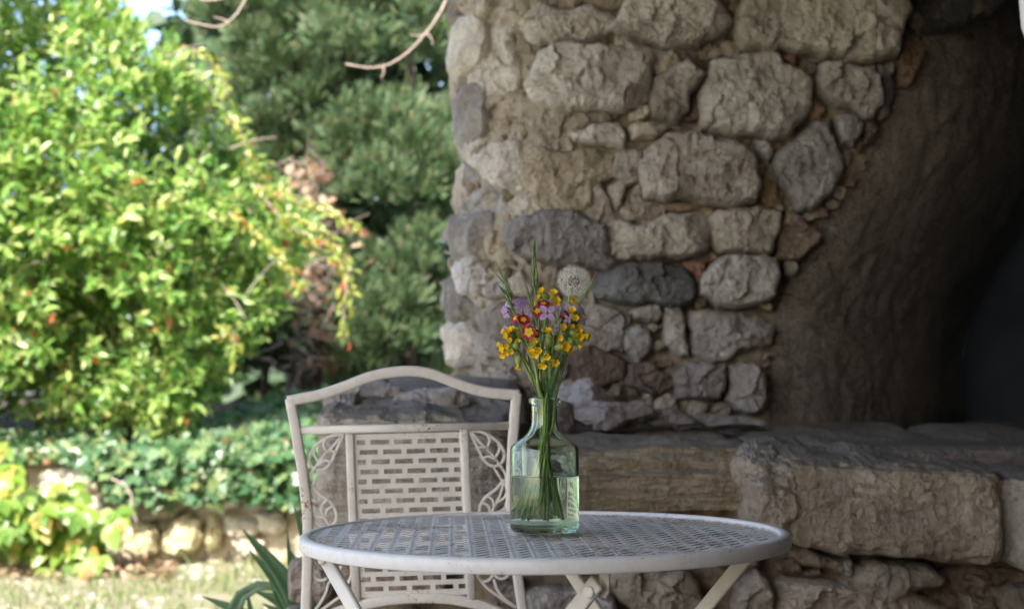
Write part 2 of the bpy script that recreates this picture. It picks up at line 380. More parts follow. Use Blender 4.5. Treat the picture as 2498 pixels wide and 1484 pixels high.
# ------------------------------------------------------------------ stones
def in_poly(x, y, poly):
    poly = np.asarray(poly); c = np.zeros(x.shape, bool); j = len(poly) - 1
    for i in range(len(poly)):
        xi, yi = poly[i]; xj, yj = poly[j]
        c ^= ((yi > y) != (yj > y)) & (x < (xj - xi) * (y - yi) / (yj - yi + 1e-12) + xi); j = i
    return c
def dist_poly(x, y, poly):
    poly = np.asarray(poly, float); d = np.full(x.shape, 1e9)
    for i in range(len(poly)):
        a = poly[i]; b = poly[(i + 1) % len(poly)]; ab = b - a
        t = np.clip(((x - a[0]) * ab[0] + (y - a[1]) * ab[1]) / (ab @ ab + 1e-12), 0, 1)
        d = np.minimum(d, np.hypot(x - a[0] - t * ab[0], y - a[1] - t * ab[1]))
    return d
def stone(outline, H, mapM, parent, color, seed, mat='stone', rings=None, N=None, name='stone', rough=1.0, depth=.05, flat=.8):
    O = np.asarray(outline, float); n = len(O)
    size = math.sqrt(abs(0.5 * np.sum(O[:, 0] * np.roll(O[:, 1], -1) - np.roll(O[:, 0], -1) * O[:, 1])))
    N = N or int(56 + size * 280)
    # closed resample, lightly rounded
    d = np.linalg.norm(np.roll(O, -1, 0) - O, axis=1); cum = np.concatenate([[0], np.cumsum(d)])
    t = np.linspace(0, cum[-1], N, endpoint=False); i = np.clip(np.searchsorted(cum, t, 'right') - 1, 0, n - 1)
    s = ((t - cum[i]) / d[i])[:, None]; Q = O[i] * (1 - s) + np.roll(O, -1, 0)[i] * s
    size = math.sqrt(abs(0.5 * np.sum(O[:, 0] * np.roll(O[:, 1], -1) - np.roll(O[:, 0], -1) * O[:, 1])))
    Q = (Q * 2 + np.roll(Q, 1, 0) + np.roll(Q, -1, 0)) / 4
    cc = Q.mean(0); Q = cc + (Q - cc) * (1 + min(.09, .010 / size))
    Q3 = np.c_[Q, np.full(N, seed * 1.7)]
    jit = np.c_[fbm(Q3 * 30, seed), fbm(Q3 * 30 + 50, seed + 5)] * .0062 * rough + np.c_[vn(Q3 * 9, seed), vn(Q3 * 9 + 50, seed + 5)] * .004 * rough
    Q = Q + jit
    c = Q.mean(0)
    k0 = len(Q); ts = np.array([.93, 1.0, .994, .978, .955]); A = (c + (Q - c)[None] * ts[:, None, None]).reshape(-1, 2)
    sp = float(np.clip(size / 28, .0042, .0078)) if rings is None else size / 7
    lo_, hi_ = Q.min(0), Q.max(0); gx, gy = np.meshgrid(np.arange(lo_[0], hi_[0], sp), np.arange(lo_[1], hi_[1], sp)); gx = gx.ravel(); gy = gy.ravel()
    rg = np.random.default_rng(seed); gx = gx + rg.uniform(-.3, .3, len(gx)) * sp; gy = gy + rg.uniform(-.3, .3, len(gy)) * sp
    inner = A[4 * k0:]; mk_ = in_poly(gx, gy, inner); gx, gy = gx[mk_], gy[mk_]; mk_ = dist_poly(gx, gy, inner) > sp * .5; gp_ = np.c_[gx[mk_], gy[mk_]]
    cv, _, cf, ov, _, _ = delaunay_2d_cdt([Vector(p) for p in inner.tolist() + gp_.tolist()], [], [list(range(k0))], 1, 1e-7)
    cv = np.array([tuple(v) for v in cv]); A = np.vstack([A, cv])
    dd = dist_poly(A[:, 0], A[:, 1], Q)
    p3 = np.c_[A, np.full(len(A), seed * 3.3)]
    # facets: minimum of a few tilted planes
    rs = np.random.default_rng(seed * 7 + 3); pl = np.full(len(A), 1e9); hi = max(H, .012)
    for sl, off in ((.05, .02), (.07, .05), (.18, .20), (.8, .45), (1.0, .47)):
        a = rs.uniform(0, 2 * math.pi); sl *= rough * rs.uniform(.7, 1.3); off *= size * rs.uniform(.9, 1.1)
        pl = np.minimum(pl, H * 1.05 + sl * (off - ((A[:, 0] - c[0]) * math.cos(a) + (A[:, 1] - c[1]) * math.sin(a))))
    top = np.clip(pl, H - hi * .7, H + hi * .3) * flat + H * (1 - flat)
    e = 1 - np.exp(-(dd / (.0030 + size * .008)))
    # fractured facets: nearest site carries its own small tilted plane
    ks = int(np.clip((size / .042) ** 2, 3, 46)); wpt = A + np.c_[vn(p3 * 22, seed + 6), vn(p3 * 22 + 40, seed + 7)] * .012
    S = c + (Q[rs.integers(0, k0, ks)] - c) * rs.uniform(.1, 1, (ks, 1)); idx = np.argmin(((wpt[:, None] - S[None]) ** 2).sum(2), 1)
    tl = rs.normal(0, .17, (ks, 2)); of = rs.normal(0, .0034, ks); fac = of[idx] + (tl[idx] * (wpt - S[idx])).sum(1)
    h = top * e + rough * e * (fac + .005 * vn(p3 * 9, seed) + .0035 * ridged(p3 * 38, seed, 2) + .0026 * fbm(p3 * 95, seed, 2))
    k = len(Q)
    h[:k] = -depth; h[k:2 * k] = -.35 * depth
    # tie the triangulated face to the last ring through shared positions
    base = 5 * k; link = {}
    for a_, olds in enumerate(ov):
        for o_ in olds:
            if o_ < k: link[a_] = 4 * k + o_
    h[[link[a_] for a_ in link]] = h[[base + a_ for a_ in link]]
    V = mapM(A, h); F = []
    for r in range(4):
        for j in range(k):
            F.append((r * k + j, r * k + (j + 1) % k, (r + 1) * k + (j + 1) % k, (r + 1) * k + j))
    F += [tuple(link.get(q_, base + q_) for q_ in f) for f in cf]
    used = np.zeros(len(V), bool); used[[q_ for f in F for q_ in f]] = True; remap = np.cumsum(used) - 1
    V = V[used]; F = [tuple(int(remap[q_]) for q_ in f) for f in F]
    return mk(name, V, F, M[mat], parent, False, color)

# curved end of the main wall: (s, z) -> world.  s<0 runs round the corner
WY, RX, RR = 3.60, .130, .26
def wall_map(A, h):
    s = A[:, 0]; z = A[:, 1]
    bul = -.018 * np.clip((1.42 - z) / .3, 0, 1) + .012 * np.sin(z * 9)
    th = np.clip(-s / RR, 0, math.pi / 2); ex = np.clip(-s - RR * math.pi / 2, 0, None)
    x = np.where(s > 0, s, -RR * np.sin(th)); y = np.where(s > 0, 0, RR * (1 - np.cos(th))) + ex
    nx = np.where(s > 0, 0, -np.sin(th)); ny = np.where(s > 0, -1, -np.cos(th))
    w = np.clip(1 - s / .4, 0, 1)
    return np.c_[RX + x + bul * w + nx * h, WY + y + ny * h, z]
def inv_wall(u, v):
    """pixel -> (s,z)"""
    d = ray(u, v); best = None
    # main face
    x = d[0] / d[1] * WY
    bulk = lambda z, s: (-.018 * min(1, max(0, (1.42 - z) / .3)) + .012 * math.sin(z * 9)) * min(1, max(0, 1 - s / .4))
    z = CZ + d[2] / d[1] * WY
    s = x - RX
    for _ in range(4): s = x - RX - bulk(z, s)
    if s >= 0: return s, z
    lo, hi = 0., math.pi / 2
    for _ in range(40):
        m = (lo + hi) / 2; Y = WY + RR * (1 - math.cos(m)); zz = CZ + d[2] / d[1] * Y
        X = RX - RR * math.sin(m) + bulk(zz, -1)
        if X / Y > d[0] / d[1]: lo = m
        else: hi = m
    Y = WY + RR * (1 - math.cos(lo)); return -RR * lo, CZ + d[2] / d[1] * Y
def G(pts, ox=0, oy=0):
    return [inv_wall(1066.3 + (x + ox) * .3725, (y + oy) * .3725) for x, y in pts]
wall = empty('stone_wall', (.6, 3.75, .75), 'tall rubble limestone wall with rounded end behind the chair and table', 'wall')
CREAM = (.48, .43, .355); PALE = (.53, .495, .44); WARM = (.39, .335, .26); GREY = (.30, .28, .26); DGREY = (.165, .157, .15); BROWN = (.22, .165, .125); DBR = (.12, .09, .075)
OB, OC = (1745.5, 0), (0, 1309); OD = (1745.5, 1309)
ST = [  # outline, offset, height, colour, material
 ([(150,-60),(350,-70),(368,60),(340,115),(240,138),(190,95),(125,20)], (0,0), .03, CREAM, 'stone'),
 ([(178,275),(235,205),(250,160),(330,158),(336,300),(300,430),(215,450),(185,370)], (0,0), .035, PALE, 'stone'),
 ([(345,160),(400,150),(470,220),(520,400),(522,560),(450,600),(300,640),(232,560),(215,465),(310,440),(345,300)], (0,0), .022, PALE, 'stone'),
 ([(130,315),(165,322),(198,450),(225,565),(230,680),(200,770),(160,740),(122,600),(112,450)], (0,0), .02, GREY, 'mossy'),
 ([(130,90),(190,110),(240,145),(230,195),(175,245),(160,305),(112,300),(118,180)], (0,0), .02, GREY, 'mossy'),
 ([(560,200),(620,112),(700,40),(760,70),(880,80),(1000,50),(1080,100),(1180,150),(1140,210),(1000,262),(880,282),(780,293),(680,287),(610,262)], (0,0), .05, PALE, 'stone'),
 ([(375,20),(470,-40),(640,-30),(700,0),(660,40),(610,105),(550,190),(470,185),(400,145)], (0,0), .012, CREAM, 'stone'),
 ([(1135,190),(1190,112),(1260,0),(1300,-110),(1700,-110),(1830,20),(1925,130),(1885,200),(1790,270),(1700,312),(1620,302),(1500,322),(1400,300),(1310,262),(1200,225)], (0,0), .06, PALE, 'stone'),
 ([(760,-60),(1120,-90),(1230,-30),(1170,60),(1090,90),(1000,40),(880,65),(760,50)], (0,0), .02, WARM, 'stone'),
 ([(215,130),(240,40),(300,-90),(1300,-90),(1325,100),(1280,240),(1232,370),(1100,402),(1000,415),(880,400),(760,362),(650,342),(500,347),(380,337),(290,312),(220,270)], OB, .065, (.41,.38,.315), 'stone'),
 ([(680,350),(780,300),(870,285),(940,312),(1100,312),(1300,312),(1380,350),(1400,440),(1392,560),(1340,660),(1280,712),(1180,745),(1080,717),(900,735),(800,717),(700,682),(642,640),(625,570),(660,450)], (0,0), .065, PALE, 'stone'),
 ([(1412,330),(1550,330),(1588,410),(1500,490),(1430,515),(1407,440)], (0,0), .02, CREAM, 'stone'),
 ([(1410,535),(1480,495),(1590,412),(1680,462),(1750,492),(1740,560),(1660,640),(1640,740),(1560,797),(1480,780),(1387,735),(1400,620)], (0,0), .05, (.36,.33,.285), 'stone'),
 ([(20,480),(40,420),(150,400),(280,367),(390,356),(450,380),(500,440),(600,480),(690,540),(705,620),(690,720),(640,800),(560,880),(480,895),(300,897),(150,887),(50,870),(-15,840),(-38,720),(-25,600)], OB, .07, (.41,.385,.34), 'stone'),
 ([(747,440),(860,430),(960,452),(1120,500),(1140,580),(1145,680),(1110,770),(1040,770),(950,712),(840,682),(760,640),(740,540)], OB, .05, (.38,.35,.31), 'stone'),
 ([(1140,430),(1215,480),(1250,600),(1200,740),(1140,770),(1160,650),(1150,520)], OB, .015, DGREY, 'stone'),
 ([(850,782),(930,742),(1050,820),(1030,900),(980,972),(900,962),(865,880)], OB, .04, (.30,.285,.265), 'stone'),
 ([(1060,800),(1120,790),(1150,850),(1080,950),(1010,1010),(1000,960),(1040,900)], OB, .01, DBR, 'stone'),
 ([(338,930),(400,922),(440,962),(452,1010),(410,1062),(360,1000)], OB, .03, (.35,.32,.29), 'stone'),
 ([(440,1060),(520,962),(610,930),(680,832),(740,802),(800,850),(850,960),(905,1060),(880,1160),(840,1250),(770,1330),(700,1372),(620,1372),(560,1292),(500,1190)], OB, .05, (.27,.25,.235), 'stone'),
 ([(880,872),(1000,832),(1100,812),(1200,820),(1230,900),(1210,972),(1100,967),(970,942),(900,922)], (0,0), .035, PALE, 'stone'),
 ([(1255,850),(1300,817),(1380,817),(1500,832),(1545,852),(1420,902),(1330,932),(1270,932)], (0,0), .035, CREAM, 'stone'),
 ([(1322,1100),(1370,1010),(1440,932),(1520,882),(1640,882),(1745,907),(1900,927),(2000,962),(2060,1010),(2095,1100),(2097,1330),(1990,1350),(1870,1352),(1700,1312),(1480,1302),(1370,1312),(1350,1230)], (0,0), .065, (.40,.365,.32), 'stone'),
 ([(577,980),(620,962),(760,992),(830,1012),(1010,992),(1140,1032),(1143,1150),(1060,1190),(1000,1280),(950,1370),(850,1382),(740,1380),(650,1290),(580,1200)], (0,0), .03, (.40,.345,.255), 'stone'),
 ([(587,740),(640,702),(780,722),(1090,742),(1098,795),(1000,812),(890,852),(868,900),(890,955),(800,972),(680,955),(600,930)], (0,0), .018, (.37,.325,.265), 'stone'),
 ([(142,830),(200,812),(207,762),(310,747),(330,830),(300,920),(320,1000),(288,1090),(200,1010),(150,930)], (0,0), .03, PALE, 'stone'),
 ([(302,1010),(350,942),(440,932),(558,942),(572,1010),(567,1180),(555,1240),(470,1212),(400,1210),(322,1150),(292,1085)], (0,0), .03, PALE, 'stone'),
 ([(118,960),(138,900),(188,1015),(240,1122),(280,1172),(180,1210),(128,1150),(103,1050)], (0,0), .015, GREY, 'mossy'),
 ([(490,830),(570,810),(592,880),(585,930),(510,920)], (0,0), .02, WARM, 'stone'),
 ([(1160,1002),(1290,982),(1358,1000),(1320,1090),(1312,1150),(1240,1188),(1190,1180),(1142,1140)], (0,0), .02, (.36,.33,.29), 'stone'),
 ([(1130,1210),(1200,1185),(1300,1130),(1310,1180),(1240,1235),(1222,1340),(1172,1370),(1120,1280)], (0,0), .025, (.38,.34,.28), 'stone'),
 ([(170,1350),(240,1290),(330,1217),(420,1250),(442,1380),(400,1480),(330,1502),(230,1472)], (0,0), .035, (.38,.36,.35), 'mossy'),
 ([(90,1450),(150,1372),(165,1440),(158,1540),(108,1560)], (0,0), .02, GREY, 'mossy'),
 ([(482,1340),(560,1272),(620,1292),(690,1360),(640,1422),(600,1442),(500,1422)], (0,0), .025, CREAM, 'stone'),
 ([(490,180),(530,140),(640,112),(740,87),(880,92),(940,130),(1080,160),(1112,260),(1165,400),(1090,450),(1000,442),(850,420),(700,390),(560,370),(500,300)], OC, .05, (.235,.225,.22), 'stone'),
 ([(1068,190),(1120,152),(1230,130),(1300,162),(1480,112),(1600,87),(1730,100),(1762,200),(1740,330),(1620,372),(1400,382),(1250,382),(1150,372),(1112,300)], OC, .05, (.37,.335,.285), 'stone'),
 ([(40,140),(100,82),(220,62),(340,62),(430,77),(503,92),(508,170),(460,280),(440,350),(350,360),(200,347),(80,340),(60,250)], OD, .045, (.36,.32,.265), 'stone'),
 ([(515,100),(600,100),(680,170),(742,230),(680,330),(640,392),(560,402),(478,380),(475,270)], OD, .03, BROWN, 'stone'),
 ([(1060,480),(1160,442),(1330,412),(1480,412),(1590,430),(1640,520),(1690,620),(1640,680),(1500,692),(1350,692),(1200,682),(1080,642),(1010,560)], OC, .05, (.135,.135,.135), 'stone'),
 ([(0,480),(40,422),(130,362),(280,362),(440,380),(465,430),(470,520),(450,640),(380,682),(240,692),(120,692),(50,652),(-38,622),(-48,560)], OD, .05, (.39,.365,.335), 'stone'),
 ([(-85,722),(60,722),(180,742),(330,762),(430,830),(430,940),(380,962),(250,962),(150,1050),(0,1042),(-70,992),(-82,860)], OD, .025, (.30,.27,.25), 'stone'),
 ([(1492,712),(1610,702),(1618,760),(1640,860),(1640,1030),(1560,1022),(1502,950),(1497,820)], OC, .035, (.33,.30,.265), 'stone'),
 ([(1262,742),(1330,702),(1450,692),(1485,740),(1460,790),(1370,802),(1290,782)], OC, .03, (.33,.30,.27), 'stone'),
 ([(1230,862),(1290,812),(1380,832),(1420,900),(1400,1000),(1330,1042),(1240,982),(1222,920)], OC, .03, (.28,.27,.255), 'stone'),
 ([(960,722),(1060,692),(1220,722),(1255,790),(1215,870),(1215,970),(1100,982),(980,900),(950,800)], OC, .02, (.31,.285,.26), 'stone'),
 ([(1572,1140),(1640,1072),(1750,1072),(1880,1082),(1892,1160),(1880,1240),(1830,1302),(1700,1292),(1590,1282),(1557,1200)], OC, .035, (.25,.23,.215), 'stone'),
 ([(165,1092),(260,1062),(340,1072),(390,1140),(385,1260),(370,1382),(300,1392),(200,1372),(150,1300),(155,1180)], OD, .04, (.29,.27,.25), 'stone'),
 ([(150,382),(200,342),(290,392),(310,480),(280,560),(240,610),(170,602),(142,480)], OC, .03, (.42,.40,.385), 'stone'),
 ([(60,400),(100,362),(148,342),(138,450),(100,480),(62,450)], OC, .02, GREY, 'stone'),
 ([(347,560),(465,542),(475,600),(450,635),(362,640)], OC, .04, (.44,.42,.41), 'stone'),
 ([(485,520),(560,482),(620,540),(620,622),(520,632),(484,600)], OC, .03, (.40,.36,.31), 'stone'),
 ([(185,1000),(205,862),(300,742),(420,702),(520,800),(560,950),(560,1150),(480,1222),(330,1202),(222,1112)], OC, .04, (.30,.275,.245), 'stone'),
 ([(60,602),(130,572),(180,652),(240,702),(220,800),(172,900),(152,1020),(80,1122),(60,1000),(37,850),(40,700)], OC, .03, (.24,.225,.205), 'mossy'),
 ([(870,1012),(1000,962),(1150,1012),(1230,1052),(1200,1182),(1050,1232),(900,1182)], OC, .02, DBR, 'stone'),
 ([(1262,1062),(1370,1062),(1520,1132),(1540,1232),(1400,1262),(1262,1222)], OC, .02, (.15,.115,.10), 'stone'),
 ([(1245,742),(1300,702),(1380,682),(1382,760),(1300,792),(1250,790)], (0,0), .02, CREAM, 'stone'),
 ([(495,362),(610,372),(602,430),(560,452),(510,412)], OB, .02, (.33,.20,.15), 'stone'),
 ([(1245,1250),(1330,1205),(1352,1315),(1480,1335),(1490,1420),(1380,1458),(1250,1450),(1205,1385)], (0,0), .015, (.36,.31,.25), 'stone'),
 ([(960,1290),(1050,1212),(1110,1290),(1165,1400),(1165,1470),(1000,1452),(932,1402)], (0,0), .015, (.35,.30,.245), 'stone'),
 ([(1640,330),(1770,420),(1770,480),(1690,450),(1600,400)], (0,0), .005, DBR, 'stone'),
 ([(1680,650),(1720,640),(1715,790),(1600,800),(1660,740)], (0,0), .012, (.17,.12,.11), 'stone'),
 ([(1510,1325),(1680,1330),(1800,1358),(1780,1385),(1600,1385),(1500,1365)], (0,0), .008, (.28,.20,.13), 'stone'),
 ([(560,990),(690,980),(800,1000),(850,1060),(830,1160),(700,1180),(600,1130)], (OC[0], OC[1]), .02, (.25,.23,.21), 'stone'),
 ([(620,1200),(760,1180),(840,1210),(820,1290),(700,1300),(620,1280)], OC, .02, (.2,.18,.165), 'stone'),
 ([(1610,400),(1750,400),(1740,470),(1690,560),(1650,480)], OC, .008, (.30,.17,.12), 'stone'),
 ([(1150,385),(1560,385),(1480,405),(1300,405),(1160,430)], OC, .004, (.26,.16,.11), 'stone'),
 ([(1250,-5),(1330,60),(1400,170),(1360,240),(1290,180)], (1745.5+60,0), .012, DBR, 'stone'),
 ([(1290,260),(1400,250),(1440,350),(1400,470),(1340,560),(1290,560),(1280,400)], OB, .015, (.17,.115,.075), 'stone'),
 ([(705,560),(740,640),(790,690),(760,760),(700,790),(705,680)], OB, .01, (.30,.21,.13), 'stone'),
 ([(380,1150),(470,1190),(500,1330),(440,1330),(370,1290)], OB, .01, (.32,.22,.13), 'stone'),
 ([(230,900),(300,930),(340,1000),(330,1110),(290,1180),(235,1080)], (0,0), .01, (.33,.30,.25), 'mossy'),
 ([(340,640),(470,610),(560,640),(570,780),(480,860),(380,830),(340,740)], (0,0), .008, (.30,.25,.19), 'stone'),
 ([(540,200),(600,280),(680,310),(640,400),(560,430),(530,330)], (0,0), .008, (.38,.33,.26), 'stone'),
 ([(440,1460),(540,1440),(620,1450),(500,1480),(470,1560),(430,1640),(350,1640),(370,1540)], (0,0), .012, (.33,.28,.20), 'mossy'),
]
for i, (pts, off, H, c, mt) in enumerate(ST):
    dk = np.array(c) * random.uniform(.98, 1.08); gp = np.array(G(pts, *off)); lf = min(1, max(0, (.12 - gp[:, 0].mean()) / .2))
    gp = gp.mean(0) + (gp - gp.mean(0)) * (1 + .10 * lf); H *= 1 - .45 * lf
    stone(gp, H, wall_map, wall, tuple(dk), 11 + i, mt)
ALLP = [np.array(G(pts, *off)) for pts, off, H, c, mt in ST]
ARCH0 = [(2218,-120),(2203,60),(2182,240),(2150,320),(2095,420),(2045,500),(1998,565),(1955,640),(1915,710),(1890,790),(1878,880),(1875,960),(1882,1060)]
A0 = np.array([inv_wall(*p) for p in ARCH0]); rf = np.random.default_rng(77); fill = []
for tries in range(3500):
    p = np.array([rf.uniform(-.36, 1.0), rf.uniform(.86, 1.99)])
    lim = np.interp(p[1], A0[::-1, 1], A0[::-1, 0]) - p[0]
    d = min([float(dist_poly(p[0:1], p[1:2], q)[0]) for q in ALLP if abs(q[:, 0].mean() - p[0]) < .35 and abs(q[:, 1].mean() - p[1]) < .3] + [lim])
    if d < .010 or any(in_poly(p[0:1], p[1:2], q)[0] for q in ALLP if abs(q[:, 0].mean() - p[0]) < .35): continue
    if any(np.hypot(*(p - f[0])) < f[1] + .008 for f in fill): continue
    d = min([d, .045] + [np.hypot(*(p - f[0])) - f[1] for f in fill])
    if d < .010: continue
    fill.append((p, d * .98))
    asp = rf.uniform(1, 1.5); an = np.sort(rf.uniform(0, 2 * math.pi, 8)); an = an * .5 + np.linspace(0, 2 * math.pi, 9)[:-1] * .5
    q = [(p[0] + d * 1.15 * math.cos(t) * rf.uniform(.8, 1.1), p[1] + d / asp * 1.15 * math.sin(t) * rf.uniform(.8, 1.1)) for t in an]
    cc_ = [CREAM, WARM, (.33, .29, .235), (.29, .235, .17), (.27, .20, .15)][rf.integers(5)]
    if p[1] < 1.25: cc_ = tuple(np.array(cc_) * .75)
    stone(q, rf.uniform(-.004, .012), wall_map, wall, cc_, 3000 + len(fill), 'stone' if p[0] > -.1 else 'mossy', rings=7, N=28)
# courses above the picture and round the left end, out of this frame
def courses(s0, s1, z0, z1, mapM, parent, hgt=.16, cols=(CREAM, PALE, GREY), seed=900, keep=None, N=28, rings=8, mat='stone', H=.035):
    z = z0; k = seed; rs = random.Random(seed)
    while z < z1:
        hh = hgt * rs.uniform(.75, 1.25); s = s0 + rs.uniform(-.1, 0)
        while s < s1:
            w = hh * rs.uniform(1.0, 2.3); c = (s + w / 2, z + hh / 2)
            if keep is None or keep(*c):
                a = np.linspace(0, 2 * math.pi, 15)[:-1]
                p = [(c[0] + (w / 2 - .008) * math.copysign(abs(math.cos(t)) ** .45, math.cos(t)) * rs.uniform(.88, 1), c[1] + (hh / 2 - .008) * math.copysign(abs(math.sin(t)) ** .5, math.sin(t)) * rs.uniform(.86, 1)) for t in a]
                stone(p, H, mapM, parent, tuple(np.array(rs.choice(cols)) * rs.uniform(.85, 1.1)), k, mat, rings=rings, N=N); k += 1
            s += w
        z += hh
courses(-.38, 1.35, 1.99, 2.60, wall_map, wall, .17)
courses(-.95, -.43, .82, 2.6, wall_map, wall, .17, seed=1300)

ARCH = [(2218,-120),(2212,-30),(2203,60),(2192,150),(2182,240),(2150,320),(2095,420),(2045,500),(1998,565),(1955,640),(1915,710),(1890,790),(1878,880),(1875,960),(1882,1060)]
AS = np.array([inv_wall(*p) for p in ARCH])
def arch_s(z): return np.interp(z, AS[::-1, 1], AS[::-1, 0])
ss = np.arange(-.95, 1.36, .0085); zs = np.arange(.72, 2.66, .0085)
SS, ZZ = np.meshgrid(ss, zs, indexing='ij'); A = np.c_[SS.ravel(), ZZ.ravel()]; p3 = np.c_[A, 0 * A[:, :1]]
left = np.clip(1 - (A[:, 0] - .0) / .35, 0, 1)
h = -.030 + .026 * left + (.022 - .008 * left) * fbm(p3 * 6, 2, 3) + .010 * fbm(p3 * 34, 4, 3) + .004 * ridged(p3 * 60, 8, 2)
h = np.minimum(h, .012)
mask = np.ones(SS.shape, bool); mask = (SS < arch_s(ZZ) + .012) | (ZZ > 2.02)
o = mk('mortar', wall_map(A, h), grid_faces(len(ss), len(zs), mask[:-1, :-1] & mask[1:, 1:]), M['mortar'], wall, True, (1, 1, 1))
# thickness of the wall behind: core blocks
mk('wall_core', *box((.40, 4.25, 1.7), (.36, .33, .96)), M['render'], wall, False)
mk('wall_core', *box((1.55, 4.3, 2.45), (.85, .68, .23)), M['soot_shade'], wall, False)
# splayed smooth jamb of the arched niche
def jamb():
    n, m = 120, 90; zt = np.linspace(.78, 2.12, n); V = []
    k = np.linspace(0, 1, m)
    Z, K = np.meshgrid(zt, k, indexing='ij')
    S0 = arch_s(Z)
    curve = K
    X = RX + S0 + .72 * curve + .02 * np.sin(K * 3)
    Yv = WY - .005 + .06 * K + .69 * K ** 1.55
    p = np.stack([X.ravel(), Yv.ravel(), Z.ravel()], 1)
    edge = np.exp(-K.ravel() * 14)
    d = .009 * fbm(p * 4.2, 71, 3) + .006 * fbm(p * 14, 72, 4) + .005 * ridged(p * 34, 74, 2)
    nrm = norm(np.array([.6, -.75, 0]))
    p = p + nrm * (d * (1 - .6 * edge))[:, None]
    p[:, 1] += .035 * edge
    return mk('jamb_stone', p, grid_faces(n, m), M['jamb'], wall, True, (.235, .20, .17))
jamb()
# dark lintel block and niche lining
def wmapY(Y):
    return lambda A, h: np.c_[A[:, 0], Y - h, A[:, 1]]
def Ppts(pts, Y): return [tuple(W(u, v, Y)[[0, 2]]) for u, v in pts]
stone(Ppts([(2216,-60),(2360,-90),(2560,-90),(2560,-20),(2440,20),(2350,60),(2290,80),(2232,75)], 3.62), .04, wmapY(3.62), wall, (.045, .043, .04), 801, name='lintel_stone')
mk('niche_back', *box((1.9, 5.15, 1.75), (1.1, .04, 1.0)), M['soot_shade'], wall, False)
mk('niche_side', *box((2.5, 4.4, 1.75), (.05, .7, 1.0)), M['soot_shade'], wall, False)
# slate panel standing in the niche
edge = [(2333,1046),(2338,960),(2348,880),(2365,780),(2392,690),(2430,610),(2480,540),(2560,480),(2660,450),(2660,1046)]
pe = np.array([W(u, v, 4.42)[[0, 2]] for u, v in edge]); n = len(pe)
V = np.vstack([np.c_[pe[:, 0], np.full(n, 4.42), pe[:, 1]], np.c_[pe[:, 0], np.full(n, 4.46), pe[:, 1]]])
F = [tuple(range(n)), tuple(range(2 * n - 1, n - 1, -1))] + [(i, i + n, (i + 1) % n + n, (i + 1) % n) for i in range(n)]
tag(mk('slate_panel', V, F, M['slate'], smooth=False), 'blue-black slate panel with curved edge standing in the dark arched niche', 'panel')

# ------------------------------------------------------------------ stone bench under the wall
bench = empty('stone_bench', (.6, 3.25, 0), 'massive weathered stone bench of slabs and rubble along the foot of the wall', 'stone bench')
def slab(x0, x1, prof, color, seed, mat='stone', N=190, er=.03, name='slab', amp=1.0, endl=.6):
    """prof(x)-> (yb, zb, yf, zf, zbot, yfb): back top, front top, bottom.  rounded section lofted along x"""
    xs = np.linspace(x0, x1, N); V = []; K = 46
    for x in xs:
        yb, zb, yf, zf, zbot = prof(x)
        e = min(x - x0, x1 - x) / max(er, 1e-4); sh = 1 if e > 1 else math.sqrt(max(0, 1 - (1 - e) ** 2)) * (1 - endl) + endl
        r = min(.035, (zf - zbot) * .3)
        pts = [(yb, zb)] + [(yb + (yf + r - yb) * t, zb + (zf - zb) * t) for t in np.linspace(.07, 1, 17)]
        pts += [(yf + r - r * math.sin(a), zf - r + r * math.cos(a)) for a in np.linspace(.2, math.pi / 2, 6)]
        pts += [(yf, zf - r + (zbot + r - zf + r) * t) for t in np.linspace(.08, 1, 12)]
        pts += [(yf + r - r * math.cos(a), zbot + r - r * math.sin(a)) for a in np.linspace(.25, math.pi / 2, 4)]
        pts += [(yf + r + (yb - yf - r) * t, zbot) for t in (.15, .4, .7, 1)]
        cyy = (yb + yf) / 2; czz = (zb + zbot) / 2
        for (y, z) in pts: V.append((x, cyy + (y - cyy) * sh, czz + (z - czz) * sh))
        K = len(pts)
    V = np.array(V); ctr = V.mean(0)
    n3 = V.copy()
    disp = (.015 * fbm(n3 * 4.5, seed, 3) + .0055 * fbm(n3 * 15, seed + 3, 3) + .0035 * ridged(n3 * np.array([20, 40, 60]), seed + 9, 2)) * amp
    disp = disp + (.006 if mat == 'streak' else .0025) * ridged(n3 * np.array([2.5, 3, 42]) + .6 * vn(n3 * 6, seed)[:, None], seed + 77, 2)
    # push outwards in the section plane
    dirs = V - np.array([[0, 0, 0]]); 
    sec = V.reshape(N, K, 3); cen = sec.mean(1, keepdims=True); dv = sec - cen; dv[:, :, 0] = 0
    dv /= np.array([1, .5, .22]) ; dv = norm(dv)
    sec = sec + dv * disp.reshape(N, K, 1)
    sec[:, :, 0] += (.012 * vn(sec.reshape(-1, 3) * 9, seed + 40)).reshape(N, K)
    V = sec.reshape(-1, 3)
    F = [(i * K + j, (i + 1) * K + j, (i + 1) * K + (j + 1) % K, i * K + (j + 1) % K) for i in range(N - 1) for j in range(K)]
    F += [tuple(range(K)), tuple((N - 1) * K + j for j in range(K - 1, -1, -1))]
    return mk(name, V, F, M[mat], bench, False, color)
def zat(v, Y): return W(0, v, Y)[2]
def xat(u, Y): return W(u, 900, Y)[0]
